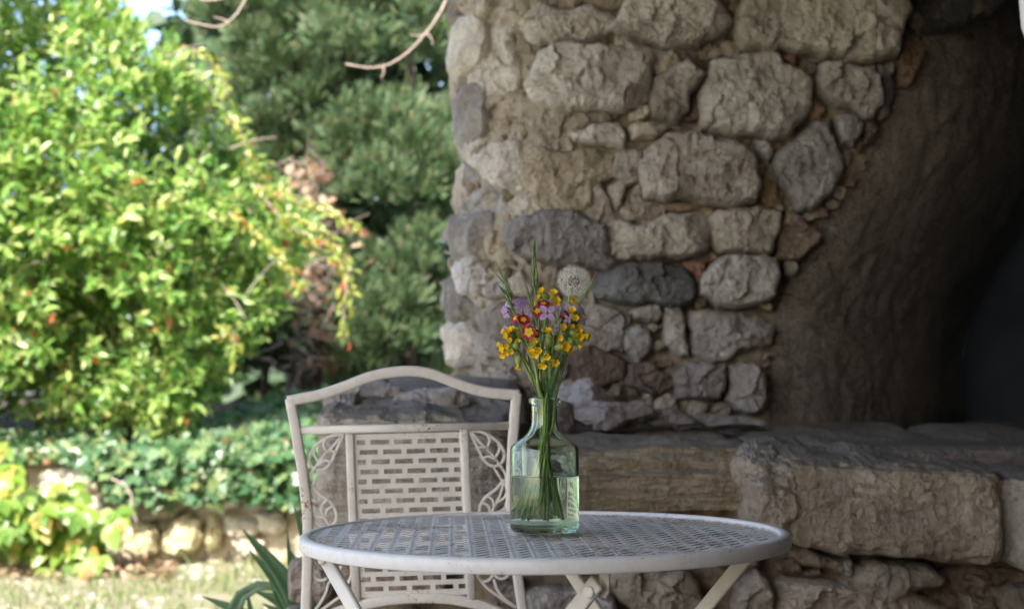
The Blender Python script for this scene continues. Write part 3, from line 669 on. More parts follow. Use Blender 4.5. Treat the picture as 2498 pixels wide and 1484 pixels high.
# left block behind the chair: top slopes to the front
YL = 2.98
slab(xat(765, YL), xat(1262, YL), lambda x: (3.62, .955 - .02 * (x + .2), YL, .862 - .03 * (x + .2), .60), (.36, .33, .285), 31, 'streak', er=.05, endl=.8, amp=1.3)
slab(xat(1250, YL), xat(1830, YL), lambda x: (3.66, .838, YL + .03, zat(1097, YL), zat(1243, YL)), (.38, .315, .22), 35, 'streak', er=.02, endl=.9, amp=.9)
def cprof(x):
    t = (x - xat(1890, 2.9)) / (xat(2480, 2.9) - xat(1890, 2.9))
    return (3.7, .838, 2.88, zat(1108 + 40 * t, 2.88), zat(np.interp(t, [0, .08, .25, .6, 1.2], [1285, 1325, 1355, 1372, 1398]), 2.88))
slab(xat(1888, 2.9), xat(2455, 2.9), cprof, (.335, .275, .21), 41, er=.05, endl=.72, amp=1.25, mat='slabst')
slab(xat(2420, 2.86), xat(2900, 2.86), lambda x: (3.7, .835, 2.84, zat(1172, 2.84), zat(1400, 2.84)), (.29, .25, .21), 45, er=.12, endl=.35, amp=1.0, mat='slabst')
slab(xat(1830, 3.1), xat(2900, 3.1), lambda x: (5.0, .842, 3.1, .80, .62), (.20, .17, .155), 47, er=.01, endl=1, amp=.8, mat='slabst')
def rock(c, size, seed, color, mat='stone', parent=None, nu=72, nv=40, cuts=16):
    V = []
    for i in range(nv + 1):
        ph = math.pi * i / nv
        for j in range(nu):
            t = 2 * math.pi * j / nu; V.append((math.sin(ph) * math.cos(t), math.sin(ph) * math.sin(t), math.cos(ph)))
    U = np.array(V); rs = np.random.default_rng(seed); r = 1 / (np.sum(np.abs(U) ** 3.2, 1) ** (1 / 3.2))
    for k in range(cuts):
        n_ = norm(rs.normal(0, 1, 3)); dd = U @ n_; r = np.where(dd > .05, np.minimum(r, rs.uniform(.62, .98) / np.maximum(dd, .05)), r)
    P = U * r[:, None] * np.array(size); P = P + U * (.016 * fbm(P * 17 + seed, seed, 3) + .004 * ridged(P * 40 + seed, seed, 2))[:, None] * min(1, min(size) / .03)
    F = [(i * nu + j, (i + 1) * nu + j, (i + 1) * nu + (j + 1) % nu, i * nu + (j + 1) % nu) for i in range(nv) for j in range(nu)]
    return mk('stone', P + np.array(c), F, M[mat], parent, False, color)
a = W(1850, 1200, 3.08); rock((a[0], 3.08, (zat(1108, 3.0) + zat(1300, 3.0)) / 2), (.058, .20, .100), 38, (.335, .28, .215), 'slabst', bench, 90, 60, 2)
for (u0, u1, v0, v1, Y, c) in ((1365,1490,938,1020,3.44,(.25,.235,.24)), (1390,1600,988,1040,3.36,(.25,.225,.21)), (1330,1420,990,1040,3.38,(.20,.18,.165)), (1560,1720,1006,1042,3.42,(.22,.195,.18)), (1690,1870,1016,1044,3.44,(.22,.2,.18)),
    (860,1010,940,985,3.30,(.30,.285,.275)), (960,1130,958,1002,3.22,(.33,.315,.30)), (800,900,965,1015,3.14,(.26,.24,.22)), (1090,1240,975,1010,3.28,(.27,.255,.24)), (850,1060,1000,1035,3.08,(.16,.15,.14))):
    a = W(u0, v1, Y); b = W(u1, v0, Y); rock(((a[0] + b[0]) / 2, Y, (a[2] + b[2]) / 2), ((b[0] - a[0]) / 2, .06, (b[2] - a[2]) / 2 + .006), 60 + u0, c, parent=bench)
# rubble face below the slabs
YB = 3.06
bm = wmapY(YB)
RB = [
 ([(1478,1400),(1530,1375),(1600,1380),(1660,1385),(1705,1425),(1712,1470),(1690,1520),(1600,1500),(1520,1470)], .06, (.31,.27,.22)),
 ([(1285,1440),(1350,1425),(1420,1435),(1480,1445),(1500,1500),(1460,1540),(1320,1540),(1280,1500)], .04, (.35,.335,.32)),
 ([(1300,1330),(1380,1330),(1440,1340),(1440,1395),(1370,1400),(1310,1380)], .03, (.32,.28,.25)),
 ([(1720,1300),(1800,1290),(1860,1330),(1850,1380),(1760,1380),(1715,1350)], .03, DBR),
 ([(1790,1430),(1830,1392),(1870,1410),(1882,1480),(1870,1540),(1780,1520)], .05, (.32,.285,.24)),
 ([(1872,1420),(1930,1402),(2050,1420),(2150,1420),(2240,1450),(2330,1500),(2300,1560),(2050,1540),(1900,1530),(1880,1470)], .05, (.33,.28,.225)),
 ([(2068,1362),(2130,1362),(2230,1368),(2282,1400),(2278,1430),(2200,1440),(2150,1470),(2100,1440),(2075,1400)], .06, (.28,.245,.205)),
 ([(1928,1335),(1960,1325),(2040,1350),(2058,1380),(2040,1395),(1960,1370),(1930,1355)], .04, (.25,.20,.15)),
 ([(1890,1370),(1935,1360),(1960,1400),(1900,1395)], .03, BROWN),
 ([(1965,1392),(2000,1385),(2005,1402),(1970,1405)], .03, (.24,.2,.15)),
 ([(2040,1360),(2068,1350),(2078,1380),(2065,1405),(2045,1395)], .05, (.33,.3,.26)),
 ([(2045,1408),(2075,1400),(2085,1428),(2050,1430)], .03, (.26,.22,.18)),
 ([(2290,1390),(2400,1380),(2500,1400),(2500,1450),(2400,1470),(2300,1440)], .0, (.16,.12,.09)),
 ([(2370,1398),(2410,1392),(2415,1425),(2380,1430)], .04, (.24,.2,.15)),
 ([(2420,1430),(2500,1420),(2560,1450),(2520,1500),(2430,1480)], .03, (.2,.17,.13)),
 ([(2340,1450),(2420,1445),(2430,1484),(2360,1500)], .02, (.19,.16,.12)),
 ([(1560,1262),(1620,1258),(1630,1300),(1570,1305)], .03, (.27,.235,.19)),
 ([(1440,1262),(1540,1260),(1545,1310),(1450,1315)], .02, (.22,.17,.13)),
 ([(1640,1262),(1700,1268),(1705,1300),(1650,1310)], .02, (.24,.2,.15)),
 ([(1150,1180),(1200,1170),(1235,1230),(1230,1300),(1170,1280)], .04, (.26,.17,.14)),
 ([(1190,1420),(1270,1410),(1280,1470),(1200,1480)], .03, (.25,.22,.19)),
]
for i, (pts, H, c) in enumerate(RB): stone(Ppts(pts, YB), H, bm, bench, c, 300 + i, 'stone', N=64)
def free(x, z):
    for pts, H, c in RB:
        q = Ppts(pts, YB); 
        if in_poly(np.array([x]), np.array([z]), q)[0] or dist_poly(np.array([x]), np.array([z]), q)[0] < .05: return False
    return True
courses(-.42, 1.3, .02, .62, bm, bench, .11, cols=((.30,.265,.23), (.34,.31,.28), (.24,.19,.15)), seed=1500, keep=free, H=.04, N=36, rings=9)
xs = np.arange(-.40, 1.6, .012); zs = np.arange(0, .76, .012); XX, ZZ = np.meshgrid(xs, zs, indexing='ij')
A = np.c_[XX.ravel(), ZZ.ravel()]; p3 = np.c_[A, A[:, :1] * 0]
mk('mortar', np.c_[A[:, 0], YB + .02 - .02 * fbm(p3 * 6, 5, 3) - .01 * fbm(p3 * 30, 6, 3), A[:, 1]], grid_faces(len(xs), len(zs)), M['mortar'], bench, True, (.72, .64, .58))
mk('core', *box((.55, 3.42, .30), (.90, .2, .30)), M['render'], bench, False)

# ------------------------------------------------------------------ unseen shell added to shade the place (above and beside the frame)
pr = empty('shade_roof', (1, 1, 2.7), 'unseen timber and plaster roof added above the table for shade', 'roof')
RXL, RYF = -1.75, -2.6
mk('ceiling', *box(((RXL + 3.2) / 2, (RYF + 3.7) / 2, 2.78), ((3.2 - RXL) / 2, (3.7 - RYF) / 2, .06)), M['render'], pr, False)
for k in range(6): mk('beam', *box(((RXL + 3.2) / 2, RYF + .4 + k * 1.1, 2.66), ((3.2 - RXL) / 2, .06, .06)), M['timber'], pr, False)
mk('beam', *box((RXL + .08, .2, 2.62), (.08, 2.8, .1)), M['timber'], pr, False)
tag(mk('shade_side_wall', *box((2.1, .7, 1.36), (.1, 3.0, 1.36)), M['render'], smooth=False), 'plain unseen wall added right of the table to cut light there', 'wall')
tag(mk('shade_back_wall', *box((.7, -2.5, 1.36), (1.85, .1, 1.36)), M['render'], smooth=False), 'plain unseen wall added behind the camera to block light', 'wall')
# pale rounded thing at the upper right edge: an enamel lamp shade hanging from the ceiling
lamp = empty('hanging_lamp', (xat(2528, 2.6), 2.6, zat(20, 2.6)), 'white enamel shade hanging unlit at the upper right corner before the dark niche', 'lamp')
c0 = W(2530, 0, 2.6); prof = [(.006, .16), (.02, .15), (.026, .10), (.032, .04), (.033, .0), (.030, -.05), (.024, -.07)]
V = []; k = 28
for r, dz in prof:
    for j in range(k): t = 2 * math.pi * j / k; V.append(c0 + np.array([r * math.cos(t), r * math.sin(t), dz]))
F = [(i * k + j, i * k + (j + 1) % k, (i + 1) * k + (j + 1) % k, (i + 1) * k + j) for i in range(len(prof) - 1) for j in range(k)] + [tuple((len(prof) - 1) * k + j for j in range(k))]
mk('lamp_shade', V, F, M['enamel'], lamp)
mk('cord', *tube([c0 + [0, 0, .15], [c0[0], c0[1], 2.74]], .003, 6), M['timber'], lamp)
# ------------------------------------------------------------------ garden behind: low wall, plants, trees
lw = empty('low_stone_wall', (-1.9, 7.85, 0), 'low sunlit dry stone retaining wall at the back of the lawn, ivy hanging over it', 'wall')
YW = 7.72; bm2 = wmapY(YW)
YEL = (.50, .45, .27); YCR = (.52, .48, .38); PGR = (.42, .40, .35)
LW = [([(335,1212),(400,1203),(452,1210),(450,1240),(415,1262),(345,1268),(330,1240)], .07, (.42,.38,.27)),
 ([(305,1278),(345,1272),(385,1282),(392,1315),(380,1345),(340,1358),(308,1340)], .08, YEL),
 ([(402,1300),(425,1262),(455,1250),(495,1268),(498,1320),(480,1345),(430,1352),(398,1335)], .09, YEL),
 ([(515,1205),(545,1196),(582,1205),(580,1235),(545,1245),(518,1238)], .08, (.60,.58,.53)),
 ([(500,1262),(530,1252),(545,1290),(540,1335),(505,1340)], .05, YEL),
 ([(540,1262),(580,1252),(620,1265),(625,1300),(580,1310),(550,1300)], .07, YCR),
 ([(570,1315),(620,1310),(645,1325),(640,1350),(585,1352)], .06, YCR),
 ([(630,1250),(680,1245),(700,1280),(680,1305),(640,1295)], .06, YCR),
 ([(100,1150),(170,1140),(240,1150),(240,1195),(160,1205),(100,1195)], .07, YCR),
 ([(190,1215),(250,1205),(262,1260),(245,1300),(200,1285)], .06, YCR)]
for i, (pts, H, c) in enumerate(LW): stone(Ppts(pts, YW), H, bm2, lw, c, 2100 + i, N=40, rings=9, rough=1.8)
def free2(x, z):
    for pts, H, c in LW:
        q = Ppts(pts, YW)
        if in_poly(np.array([x]), np.array([z]), q)[0] or dist_poly(np.array([x]), np.array([z]), q)[0] < .06: return False
    return True
courses(-4.6, .6, -.02, .54, bm2, lw, .14, cols=(YCR, PGR, (.45,.40,.28)), seed=2200, keep=lambda x, z: (z < .38 or x < -2.15) and free2(x, z), H=.05, N=24, rings=7)
xs = np.arange(-4.7, .7, .04); zs = np.arange(-.02, .60, .04); XX, ZZ = np.meshgrid(xs, zs, indexing='ij'); A = np.c_[XX.ravel(), ZZ.ravel()]; p3 = np.c_[A, A[:, :1] * 0]
mk('mortar', np.c_[A[:, 0], YW + .04 - .03 * fbm(p3 * 8, 5, 3), A[:, 1]], grid_faces(len(xs), len(zs)), M['mortar'], lw, True, (1.1, 1.05, .95))
mk('core', *box((-2.0, 7.9, .26), (2.7, .12, .27)), M['render'], lw, False)

LT = np.array([[0,0,0],[.34,.5,.07],[.34,-.5,.07],[.72,.38,.05],[.72,-.38,.05],[1,0,-.12],[.34,0,-.02],[.72,0,-.03]])
LF = [(0,6,1),(0,2,6),(1,6,7,3),(6,2,4,7),(3,7,5),(7,4,5)]
IVT = np.array([[0,0,0],[.1,.45,.03],[.45,.30,0],[.55,.55,.03],[.72,.22,0],[1.0,0,-.08],[.72,-.22,0],[.55,-.55,.03],[.45,-.30,0],[.1,-.45,.03],[.45,0,-.03]])
IVF = [(10,0,1,2),(10,2,3,4),(10,4,5),(10,5,6),(10,6,7,8),(10,8,9,0)]
def frames(D, Nn):
    D = norm(D); Y_ = norm(np.cross(Nn, D)); Z_ = np.cross(D, Y_); return D, Y_, Z_
def leafset(P, D, Nn, L, Wd, T=LT, F=LF):
    D, Y_, Z_ = frames(D, Nn); L = np.broadcast_to(L, (len(P),)); Wd = np.broadcast_to(Wd, (len(P),))
    V = P[:, None] + D[:, None] * (T[None, :, 0:1] * L[:, None, None]) + Y_[:, None] * (T[None, :, 1:2] * Wd[:, None, None]) + Z_[:, None] * (T[None, :, 2:3] * L[:, None, None])
    k = len(T); FF = [tuple(a + i * k for a in f) for i in range(len(P)) for f in F]
    return V.reshape(-1, 3), FF
def sprigs(C, Dm, n, L, sp=.045, wr=.36, jit=.5):
    """n leaves round a short twig at each C along Dm"""
    P = []; D = []; N_ = []
    for k in range(n):
        t = k / n; ang = k * 2.4 + rng.uniform(0, 6.28, len(C)); a, b, c = frames(Dm, np.tile([0.13, .2, 1.], (len(C), 1)))
        rad_ = np.cos(ang)[:, None] * b + np.sin(ang)[:, None] * c
        d = norm(a * (.35 + .8 * t) + rad_ * .8 + rng.normal(0, .18, (len(C), 3)))
        P.append(C + a * (sp * (k - n / 2) * .55)[..., None] if False else C + a * (sp * (k - n / 2) * .55)); D.append(d)
        N_.append(norm(np.cross(d, np.cross(a, d)) * 1. + np.array([0, -.15, .5]) + rng.normal(0, .3, (len(C), 3))))
    P = np.concatenate(P); D = np.concatenate(D); N_ = np.concatenate(N_)
    LL = L * rng.uniform(.6, 1.25, len(P)); return P, D, N_, LL, LL * wr
def region(poly, Y0, n, T, seed, gap=.0, front=.6, tw=220.):
    """points filling the volume behind a traced outline, of real thickness 2T about Y0"""
    rs = np.random.default_rng(seed); poly = np.array(poly, float); lo = poly.min(0); hi = poly.max(0); out = []
    while sum(len(o) for o in out) < n:
        u = rs.uniform(lo[0], hi[0], n); v = rs.uniform(lo[1], hi[1], n); m = in_poly(u, v, poly); u, v = u[m], v[m]
        d = dist_poly(u, v, poly); th = T * np.sqrt(np.clip(d / tw, 0.02, 1)); w = rs.uniform(0, 1, len(u)) ** .45 * np.where(rs.uniform(0, 1, len(u)) < front, -1, 1)
        X = (u - CU) / FPX * Y0; Z = CZ + (HV - v) / FPX * Y0; P = np.c_[X, Y0 + th * w, Z]
        P += np.c_[vn(P * 2.1, seed), vn(P * 2.1 + 9, seed), vn(P * 2.1 + 19, seed)] * .08
        if gap > -1: P = P[vn(P * np.array([2.6, 2.6, 3.0]), seed + 3) + .4 * vn(P * 7, seed + 4) > gap - .35 * rs.uniform(-1, 1, len(P))]
        out.append(P)
    return np.concatenate(out)[:n]
BUSH = [(-420,-260),(150,-260),(215,-60),(235,0),(300,30),(345,55),(400,95),(470,135),(520,200),(552,270),(585,350),(610,410),(690,465),(765,520),(800,560),(790,640),(740,690),(700,650),(650,720),(640,790),(590,850),(550,870),(500,940),(480,1010),(420,1040),(330,1000),(260,1030),(130,1060),(90,1120),(-420,1130)]
bush = empty('evergreen_shrub', (-2.35, 7.9, .55), 'big bright sunlit shrub with glossy yellow-green leaves and a few red ones', 'shrub')
YBU = 8.2
C = region(BUSH, YBU, 5900, .75, 5, gap=-.04)
cen = np.array([-2.8, 8.8, 1.9]); Dm = norm(norm(C - cen) + np.array([.1, -.25, .35]) + rng.normal(0, .35, C.shape))
P, D, N_, LL, WW = sprigs(C, Dm, 7, .080)
order = np.argsort(P[:, 1] + rng.uniform(0, .5, len(P)) + 9 * ((P[:, 0] < -2.75) | (P[:, 2] > 3.55))); big = order[:290]; rest = np.setdiff1d(np.arange(len(P)), big)
V, F = leafset(P[rest], D[rest], N_[rest], LL[rest], WW[rest]); o = mk('foliage', V, F, M['bush'], bush); o['kind'] = 'stuff'
lm = []
for q_ in range(4):
    me = bpy.data.meshes.new('leaf'); me.from_pydata((LT * np.array([1, .36 + .03 * q_, 1])).tolist(), [], LF); me.materials.append(M['bush']); me.polygons.foreach_set('use_smooth', [True] * 6); lm.append(me)
def leafobj(p, d, n_, L, parent, meshes, name='leaf'):
    a, b, c = frames(d[None], n_[None]); mt = Matrix(np.c_[a[0], b[0], c[0]].tolist()).to_4x4(); mt.translation = Vector((np.array(p) - ORG[parent]).tolist())
    o = bpy.data.objects.new(name, random.choice(meshes)); col.objects.link(o); o.parent = parent; o.matrix_local = mt @ Matrix.Diagonal((L, L, L, 1)); return o
for i in big: leafobj(P[i], D[i], N_[i], LL[i] * 1.15, bush, lm)
# inner denser lower foliage, shaded
C = region([(-420,300),(300,250),(560,500),(640,700),(560,850),(470,990),(300,1020),(90,1090),(-420,1100)], 8.5, 1500, .4, 15, gap=.1)
P, D, N_, LL, WW = sprigs(C, norm(rng.normal(0, 1, C.shape) + [0, -.3, .3]), 7, .075); V, F = leafset(P, D, N_, LL, WW); o = mk('inner_foliage', V, F, M['bush'], bush); o['kind'] = 'stuff'
for (u0, v0, u1, v1) in ((255,1090,180,300),(290,1090,330,250),(310,1080,480,300),(200,1090,40,350),(275,1100,250,100),(330,1090,600,560),(150,1100,-60,400)):
    a = W(u0, v0, 8.5); b = W(u1, v1, 8.2); P_ = spline([a - [0, 0, .3], a, a * .6 + b * .4 + [rb0 if False else random.uniform(-.08, .08), 0, .05], b], 16)
    mk('stem', *tube(P_, np.linspace(.022, .005, 16), 7), M['bushbark'], bush)
for i in range(34):
    u0, v0 = random.uniform(-20, 640), random.uniform(80, 800)
    if not in_poly(np.array([u0]), np.array([v0]), BUSH)[0]: continue
    a = W(u0, v0, 7.7 + random.uniform(-.1, .3)); d = norm(np.array([random.uniform(-.6, 1), random.uniform(-.6, .1), random.uniform(-.2, .8)])) * random.uniform(.15, .32)
    mk('twig', *tube(spline([a, a + d * .5 + [0, 0, .015], a + d], 7), np.linspace(.005, .002, 7), 5), M['twig'], bush)
# arching sprays at its right-hand end
for j, (pts, nn) in enumerate((([(620,450),(720,490),(800,515),(855,545),(878,560)], 26), ([(700,520),(780,560),(830,610),(852,690),(860,740)], 22), ([(640,480),(720,560),(790,590),(840,655)], 26), ([(560,520),(650,590),(700,650),(735,700)], 30), ([(830,620),(845,700),(838,770),(842,830)], 12), ([(560,280),(600,350),(610,420),(650,440)], 16), ([(470,120),(540,180),(555,240)], 14), ([(540,820),(560,800),(575,870)], 10))):
    P_ = spline([W(u, v, 7.6) for u, v in pts], nn); mk('twig', *tube(P_, np.linspace(.006, .0015, nn), 5), M['twig'], bush)
    T_ = norm(np.gradient(P_, axis=0)); PP = np.repeat(P_, 3, 0) + rng.normal(0, .014, (nn * 3, 3)); TT_ = np.repeat(T_, 3, 0)
    DD = norm(TT_ * .6 + rng.normal(0, .55, PP.shape) + [0, 0, -.25]); NN = norm(rng.normal(0, .5, PP.shape) + [0, -.6, .6])
    V, F = leafset(PP, DD, NN, .058 * rng.uniform(.6, 1.2, len(PP)), .022); o = mk('leafy_spray', V, F, M['spray'], bush); o['kind'] = 'stuff'

# conifers
def frond_template():
    T = []; F = []
    def seg(a, b, w):
        n_ = len(T); d = np.array(b) - np.array(a); s = np.array([-d[1], d[0], 0]); s = s / (np.linalg.norm(s) + 1e-9) * w
        T.extend([np.array(a) - s * .5, np.array(a) + s * .5, np.array(b) + s * .25, np.array(b) - s * .25]); F.append((n_, n_ + 1, n_ + 2, n_ + 3))
    seg((0, 0, 0), (.5, 0, .04), .07); seg((.5, 0, .04), (1, 0, -.06), .07)
    for i, x in enumerate((.15, .38, .62)):
        L = .42 * (1 - x * .6); sg = 1 if i % 2 else -1
        seg((x, 0, .02), (x + L * .75, sg * L * .6, .0), .085); seg((x + .09, 0, .02), (x + .09 + L * .65, -sg * L * .55, -.02), .085)
        seg((x + L * .4, sg * L * .32, 0), (x + L * .8, sg * L * .18, .03), .06)
    return np.array(T), F
FT, FF_ = frond_template()
def conifer(poly, Y0, label, n_cl, per, seed, T, trunk, brown, L=.10):
    tr = empty('cypress_tree', (float(W(trunk[0][0], 900, Y0)[0]), Y0, .8), label, 'tree', None)
    rs = np.random.default_rng(seed); C = region(poly, Y0, n_cl, T, seed, gap=-.22, front=.72)
    Cn = np.repeat(C, per, 0); q = norm(rs.normal(0, 1, Cn.shape)); q[:, 2] = np.abs(q[:, 2]) * .8 - .15; q[:, 1] = -np.abs(q[:, 1]) * .9 + .25
    P = Cn + q * np.array([.15, .16, .26]) * rs.uniform(.35, 1, (len(Cn), 1))
    ax = np.array([P[:, 0] * 0 + ORG[tr][0], P[:, 0] * 0 + Y0, P[:, 2] - .3]).T
    out = norm((P - ax) * [1, 1, .3]); D = norm(q * .9 + out * .4 + [0, 0, .65] + rs.normal(0, .25, P.shape)); N_ = norm(rs.normal(0, .5, P.shape) + [0, -.6, .6])
    V, F = leafset(P, D, N_, L * rs.uniform(.6, 1.15, len(P)), L * .8, FT, FF_)
    o = mk('crown', V, F, M['conifer'], tr); o['kind'] = 'stuff'
    for pts, r0, r1 in brown:
        P_ = spline([W(u, v, Y0 + dy) for u, v, dy in pts], 22); P_ = P_ + np.c_[vn(P_ * 6, 3), vn(P_ * 6 + 4, 3), vn(P_ * 6 + 9, 3)] * .02
        mk('trunk' if r0 > .06 else 'limb', *tube(P_, np.linspace(r0, r1, 22), 10), M['bark'], tr)
    return tr
conifer([(440,-420),(470,0),(500,90),(540,170),(590,300),(620,400),(640,520),(680,640),(700,760),(760,640),(735,470),(740,380),(780,250),(790,100),(800,-420)], 10.4, 'dark blue-green cypress directly behind the bright shrub', 440, 62, 41, .7, [(740,0)], [([(735,1000,.2),(745,600,.2),(742,300,.5),(730,-100,.8),(720,-400,.8)], .13, .05), ([(745,560,-.1),(700,380,-.2),(650,240,-.4)], .03, .01), ([(740,480,0),(720,300,-.3),(690,160,-.4)], .025, .01)])
conifer([(770,-420),(790,0),(770,180),(800,330),(790,470),(820,560),(830,700),(800,840),(830,960),(1130,960),(1300,500),(1300,-420)], 9.9, 'mid green cypress between the first one and the end of the stone wall', 720, 62, 42, .65, [(800,0)], [([(800,1000,.2),(790,560,.1),(785,250,.6),(780,-400,.8)], .10, .04), ([(1000,900,.2),(1010,500,.1),(1000,100,.1)], .05, .02), ([(790,640,-.1),(840,560,-.4),(900,520,-.5)], .02, .008)])
conifer([(660,-420),(670,0),(690,200),(715,330),(790,350),(840,200),(850,0),(850,-420)], 10.15, 'tall narrow cypress growth filling the gap between the two big cypresses', 110, 62, 47, .45, [(770,0)], [([(770,-420,.8),(765,100,.8),(760,360,.6)], .05, .02)])
conifer([(480,560),(640,560),(700,700),(760,700),(860,820),(860,960),(560,960),(480,800)], 10.1, 'low straggly cypress growth under the shrub beside the bare stems', 150, 50, 43, .4, [(650,0)], [([(640,1000,.1),(660,850,.0),(690,760,-.1)], .03, .01)])
# dead brown twigs round the trunk
dt = empty('dead_branches', (float(W(740, 900, 10)[0]), 9.9, .8), 'tangle of dead brown twigs at the base of the cypress trunk', 'branches')
m = MB()
for i in range(260):
    u, v = random.gauss(750, 30), random.uniform(380, 900) ; u += (v - 380) * random.uniform(-.12, .25)
    a = W(u, v, 9.75 + random.uniform(-.15, .3)); d = norm(np.array([random.gauss(0, 1), random.uniform(-1, 0), random.gauss(-.1, .7)])) * random.uniform(.1, .3)
    m.add(*tube(spline([a, a + d * .5 + [0, 0, -.02], a + d], 4), [.006, .004, .003, .0015], 4, False))
o = m.build('dead_twigs', M['twig'], dt); o['kind'] = 'stuff'
P = np.array([W(random.gauss(752, 28), random.uniform(400, 560), 9.6 + random.uniform(-.1, .2)) for _ in range(60)] + [W(random.gauss(790, 50), random.uniform(560, 900), 9.6 + random.uniform(-.1, .2)) for _ in range(60)])
V, F = leafset(P, rng.normal(0, 1, P.shape), rng.normal(0, 1, P.shape) + [0, -1, 0], .10, .06); o = mk('dead_leaves', V, F, M['litter'], dt); o['kind'] = 'stuff'
# distant hedge
P = np.c_[rng.uniform(-9, 4, 9000), rng.uniform(13.2, 14.6, 9000), rng.uniform(.3, 3.0, 9000)]; P[:, 2] += .25 * vn(P * .9, 5); P[:, 2] *= 1 + .9 * np.clip((-P[:, 0] - 4.2) / .4, 0, 1)
V, F = leafset(P, norm(rng.normal(0, 1, P.shape)), norm(rng.normal(0, 1, P.shape) + [0, -.7, .7]), .24, .15)
hg = tag(mk('distant_hedge', V, F, M['hedge']), 'dark distant hedge glimpsed behind the shrub', 'hedge', kind='stuff')
P = np.c_[rng.uniform(-3.6, 3, 15000), rng.uniform(12.0, 13.4, 15000), rng.uniform(.6, 6.2, 15000)]; P = P[P[:, 0] > -2.95 + .35 * vn(P * 1.1, 8)]
V, F = leafset(P, norm(rng.normal(0, 1, P.shape)), norm(rng.normal(0, 1, P.shape) + [0, -.7, .7]), .26, .17)
tag(mk('tall_hedge', V, F, M['hedge']), 'tall dark evergreen hedge standing behind the cypresses', 'hedge', kind='stuff')

# ivy over the bank and low wall
C = []
while len(C) < 4200:
    u, v = random.uniform(215, 1300), random.uniform(930, 1260)
    lim = np.interp(u, [215, 250, 330, 420, 500, 600, 700, 760, 1300], [1150, 1195, 1215, 1205, 1212, 1200, 1225, 1240, 1240]) + random.gauss(0, 8); top = np.interp(u, [215, 400, 560, 700, 1300], [1110, 1050, 990, 950, 940])
    if v > lim or v < top: continue
    t = (v - top) / (1245 - top)
    Yv = 7.58 if v > 1100 + random.gauss(0, 8) else 7.6 + (1100 - v) / 150 * 1.9 + random.uniform(-.05, .05)
    p = W(u, v, max(7.45, Yv - .14 * random.random())); C.append(p)
C = np.array(C); D = norm(rng.normal(0, .6, C.shape) + [0, -.35, -.45]); N_ = norm(rng.normal(0, .45, C.shape) + [.0, -.75, .6])
Lv = .068 * rng.uniform(.5, 1.3, len(C)); V, F = leafset(C, D, N_, Lv, Lv * .95, IVT, IVF)
tag(mk('ivy', V, F, M['ivy']), 'dark green ivy spilling over the bank and low wall', 'ivy', kind='stuff')
# ground cover beneath the shrub at the left
C = []
while len(C) < 2300:
    u, v = random.uniform(-200, 300), random.uniform(1050, 1112) + abs(random.gauss(0, 8)); C.append(W(u, v, 7.55 + max(0, 1120 - v) / 110 + random.uniform(0, .1)))
C = np.array(C); Lv = .06 * rng.uniform(.5, 1.3, len(C)); V, F = leafset(C, rng.normal(0, .6, C.shape) + [0, -.3, -.1], rng.normal(0, .4, C.shape) + [0, -.6, .7], Lv, Lv * .6)
tag(mk('ground_cover', V, F, M['ivy']), 'low green leaves creeping under the shrub above the wall', 'ground cover', kind='stuff')
# trailing dry vine on the ivy
vn_p = spline([W(445, 1165, 7.3), W(470, 1180, 7.25), W(490, 1215, 7.25), W(495, 1250, 7.3), W(512, 1400, 7.4)], 20)
P_ = spline([W(u, v, 7.35) for u, v in ((270,1165),(300,1180),(318,1200),(322,1240),(335,1275))], 16)
tag(mk('dry_vine', *tube(P_, .006, 6), M['twig']), 'thin dry vine hanging over the ivy in front of the low wall', 'vine')

# yellow-green creeper plant in front of the wall, lower left
cr = empty('creeper_plant', (-2.45, 7.25, 0), 'yellow-green broad-leaved creeper growing against the low wall at lower left', 'plant')
me5 = []
for q_ in range(3):
    T = LT * np.array([1, .58 + .06 * q_, 1]); me = bpy.data.meshes.new('creeper_leaf'); me.from_pydata(T.tolist(), [], LF); me.materials.append(M['creeper']); me.polygons.foreach_set('use_smooth', [True] * 6); me5.append(me)
spots = []
while len(spots) < 84:
    u, v = random.uniform(-60, 290), random.uniform(1195, 1385)
    ok = (u < 120 and v > 1190) or (v > 1205 + abs(u - 175) * .35 and u < 292 - max(0, v - 1330) * 1.2 and v > 1195)
    if ok: spots.append((u, v))
spots += [(15,1090),(25,1130),(5,1150),(30,1160),(130,1180),(170,1195)]
for (u, v) in spots:
    c = W(u, v, 7.2 + random.uniform(-.2, .25)); base = random.uniform(0, 6.28); nrm_ = norm(np.array([random.gauss(0, .3), -.65 + random.gauss(0, .15), .7]))
    a, b, c3 = orient(nrm_)
    nl = random.choice((3, 5, 5)); h0 = -1.57 + random.gauss(0, .5)
    for k_ in range(nl):
        t = h0 + (k_ - (nl - 1) / 2) * .75; d = math.cos(t) * a + math.sin(t) * b + nrm_ * -.15
        leafobj(c, norm(d), norm(nrm_ + np.array([random.gauss(0, .2) for _ in range(3)])), random.uniform(.095, .15) * (1 if k_ == nl // 2 else .8), cr, me5)
for i in range(9):
    b_ = W(random.uniform(60, 250), random.uniform(1180, 1280), 7.3); a_ = np.array([-2.45 + random.uniform(-.3, .2), 7.35, 0]); mk('stem', *tube(spline([a_, (a_ + b_) / 2 + [0, -.05, .05], b_], 9), [.006] * 9, 5), M['bushbark'], cr)

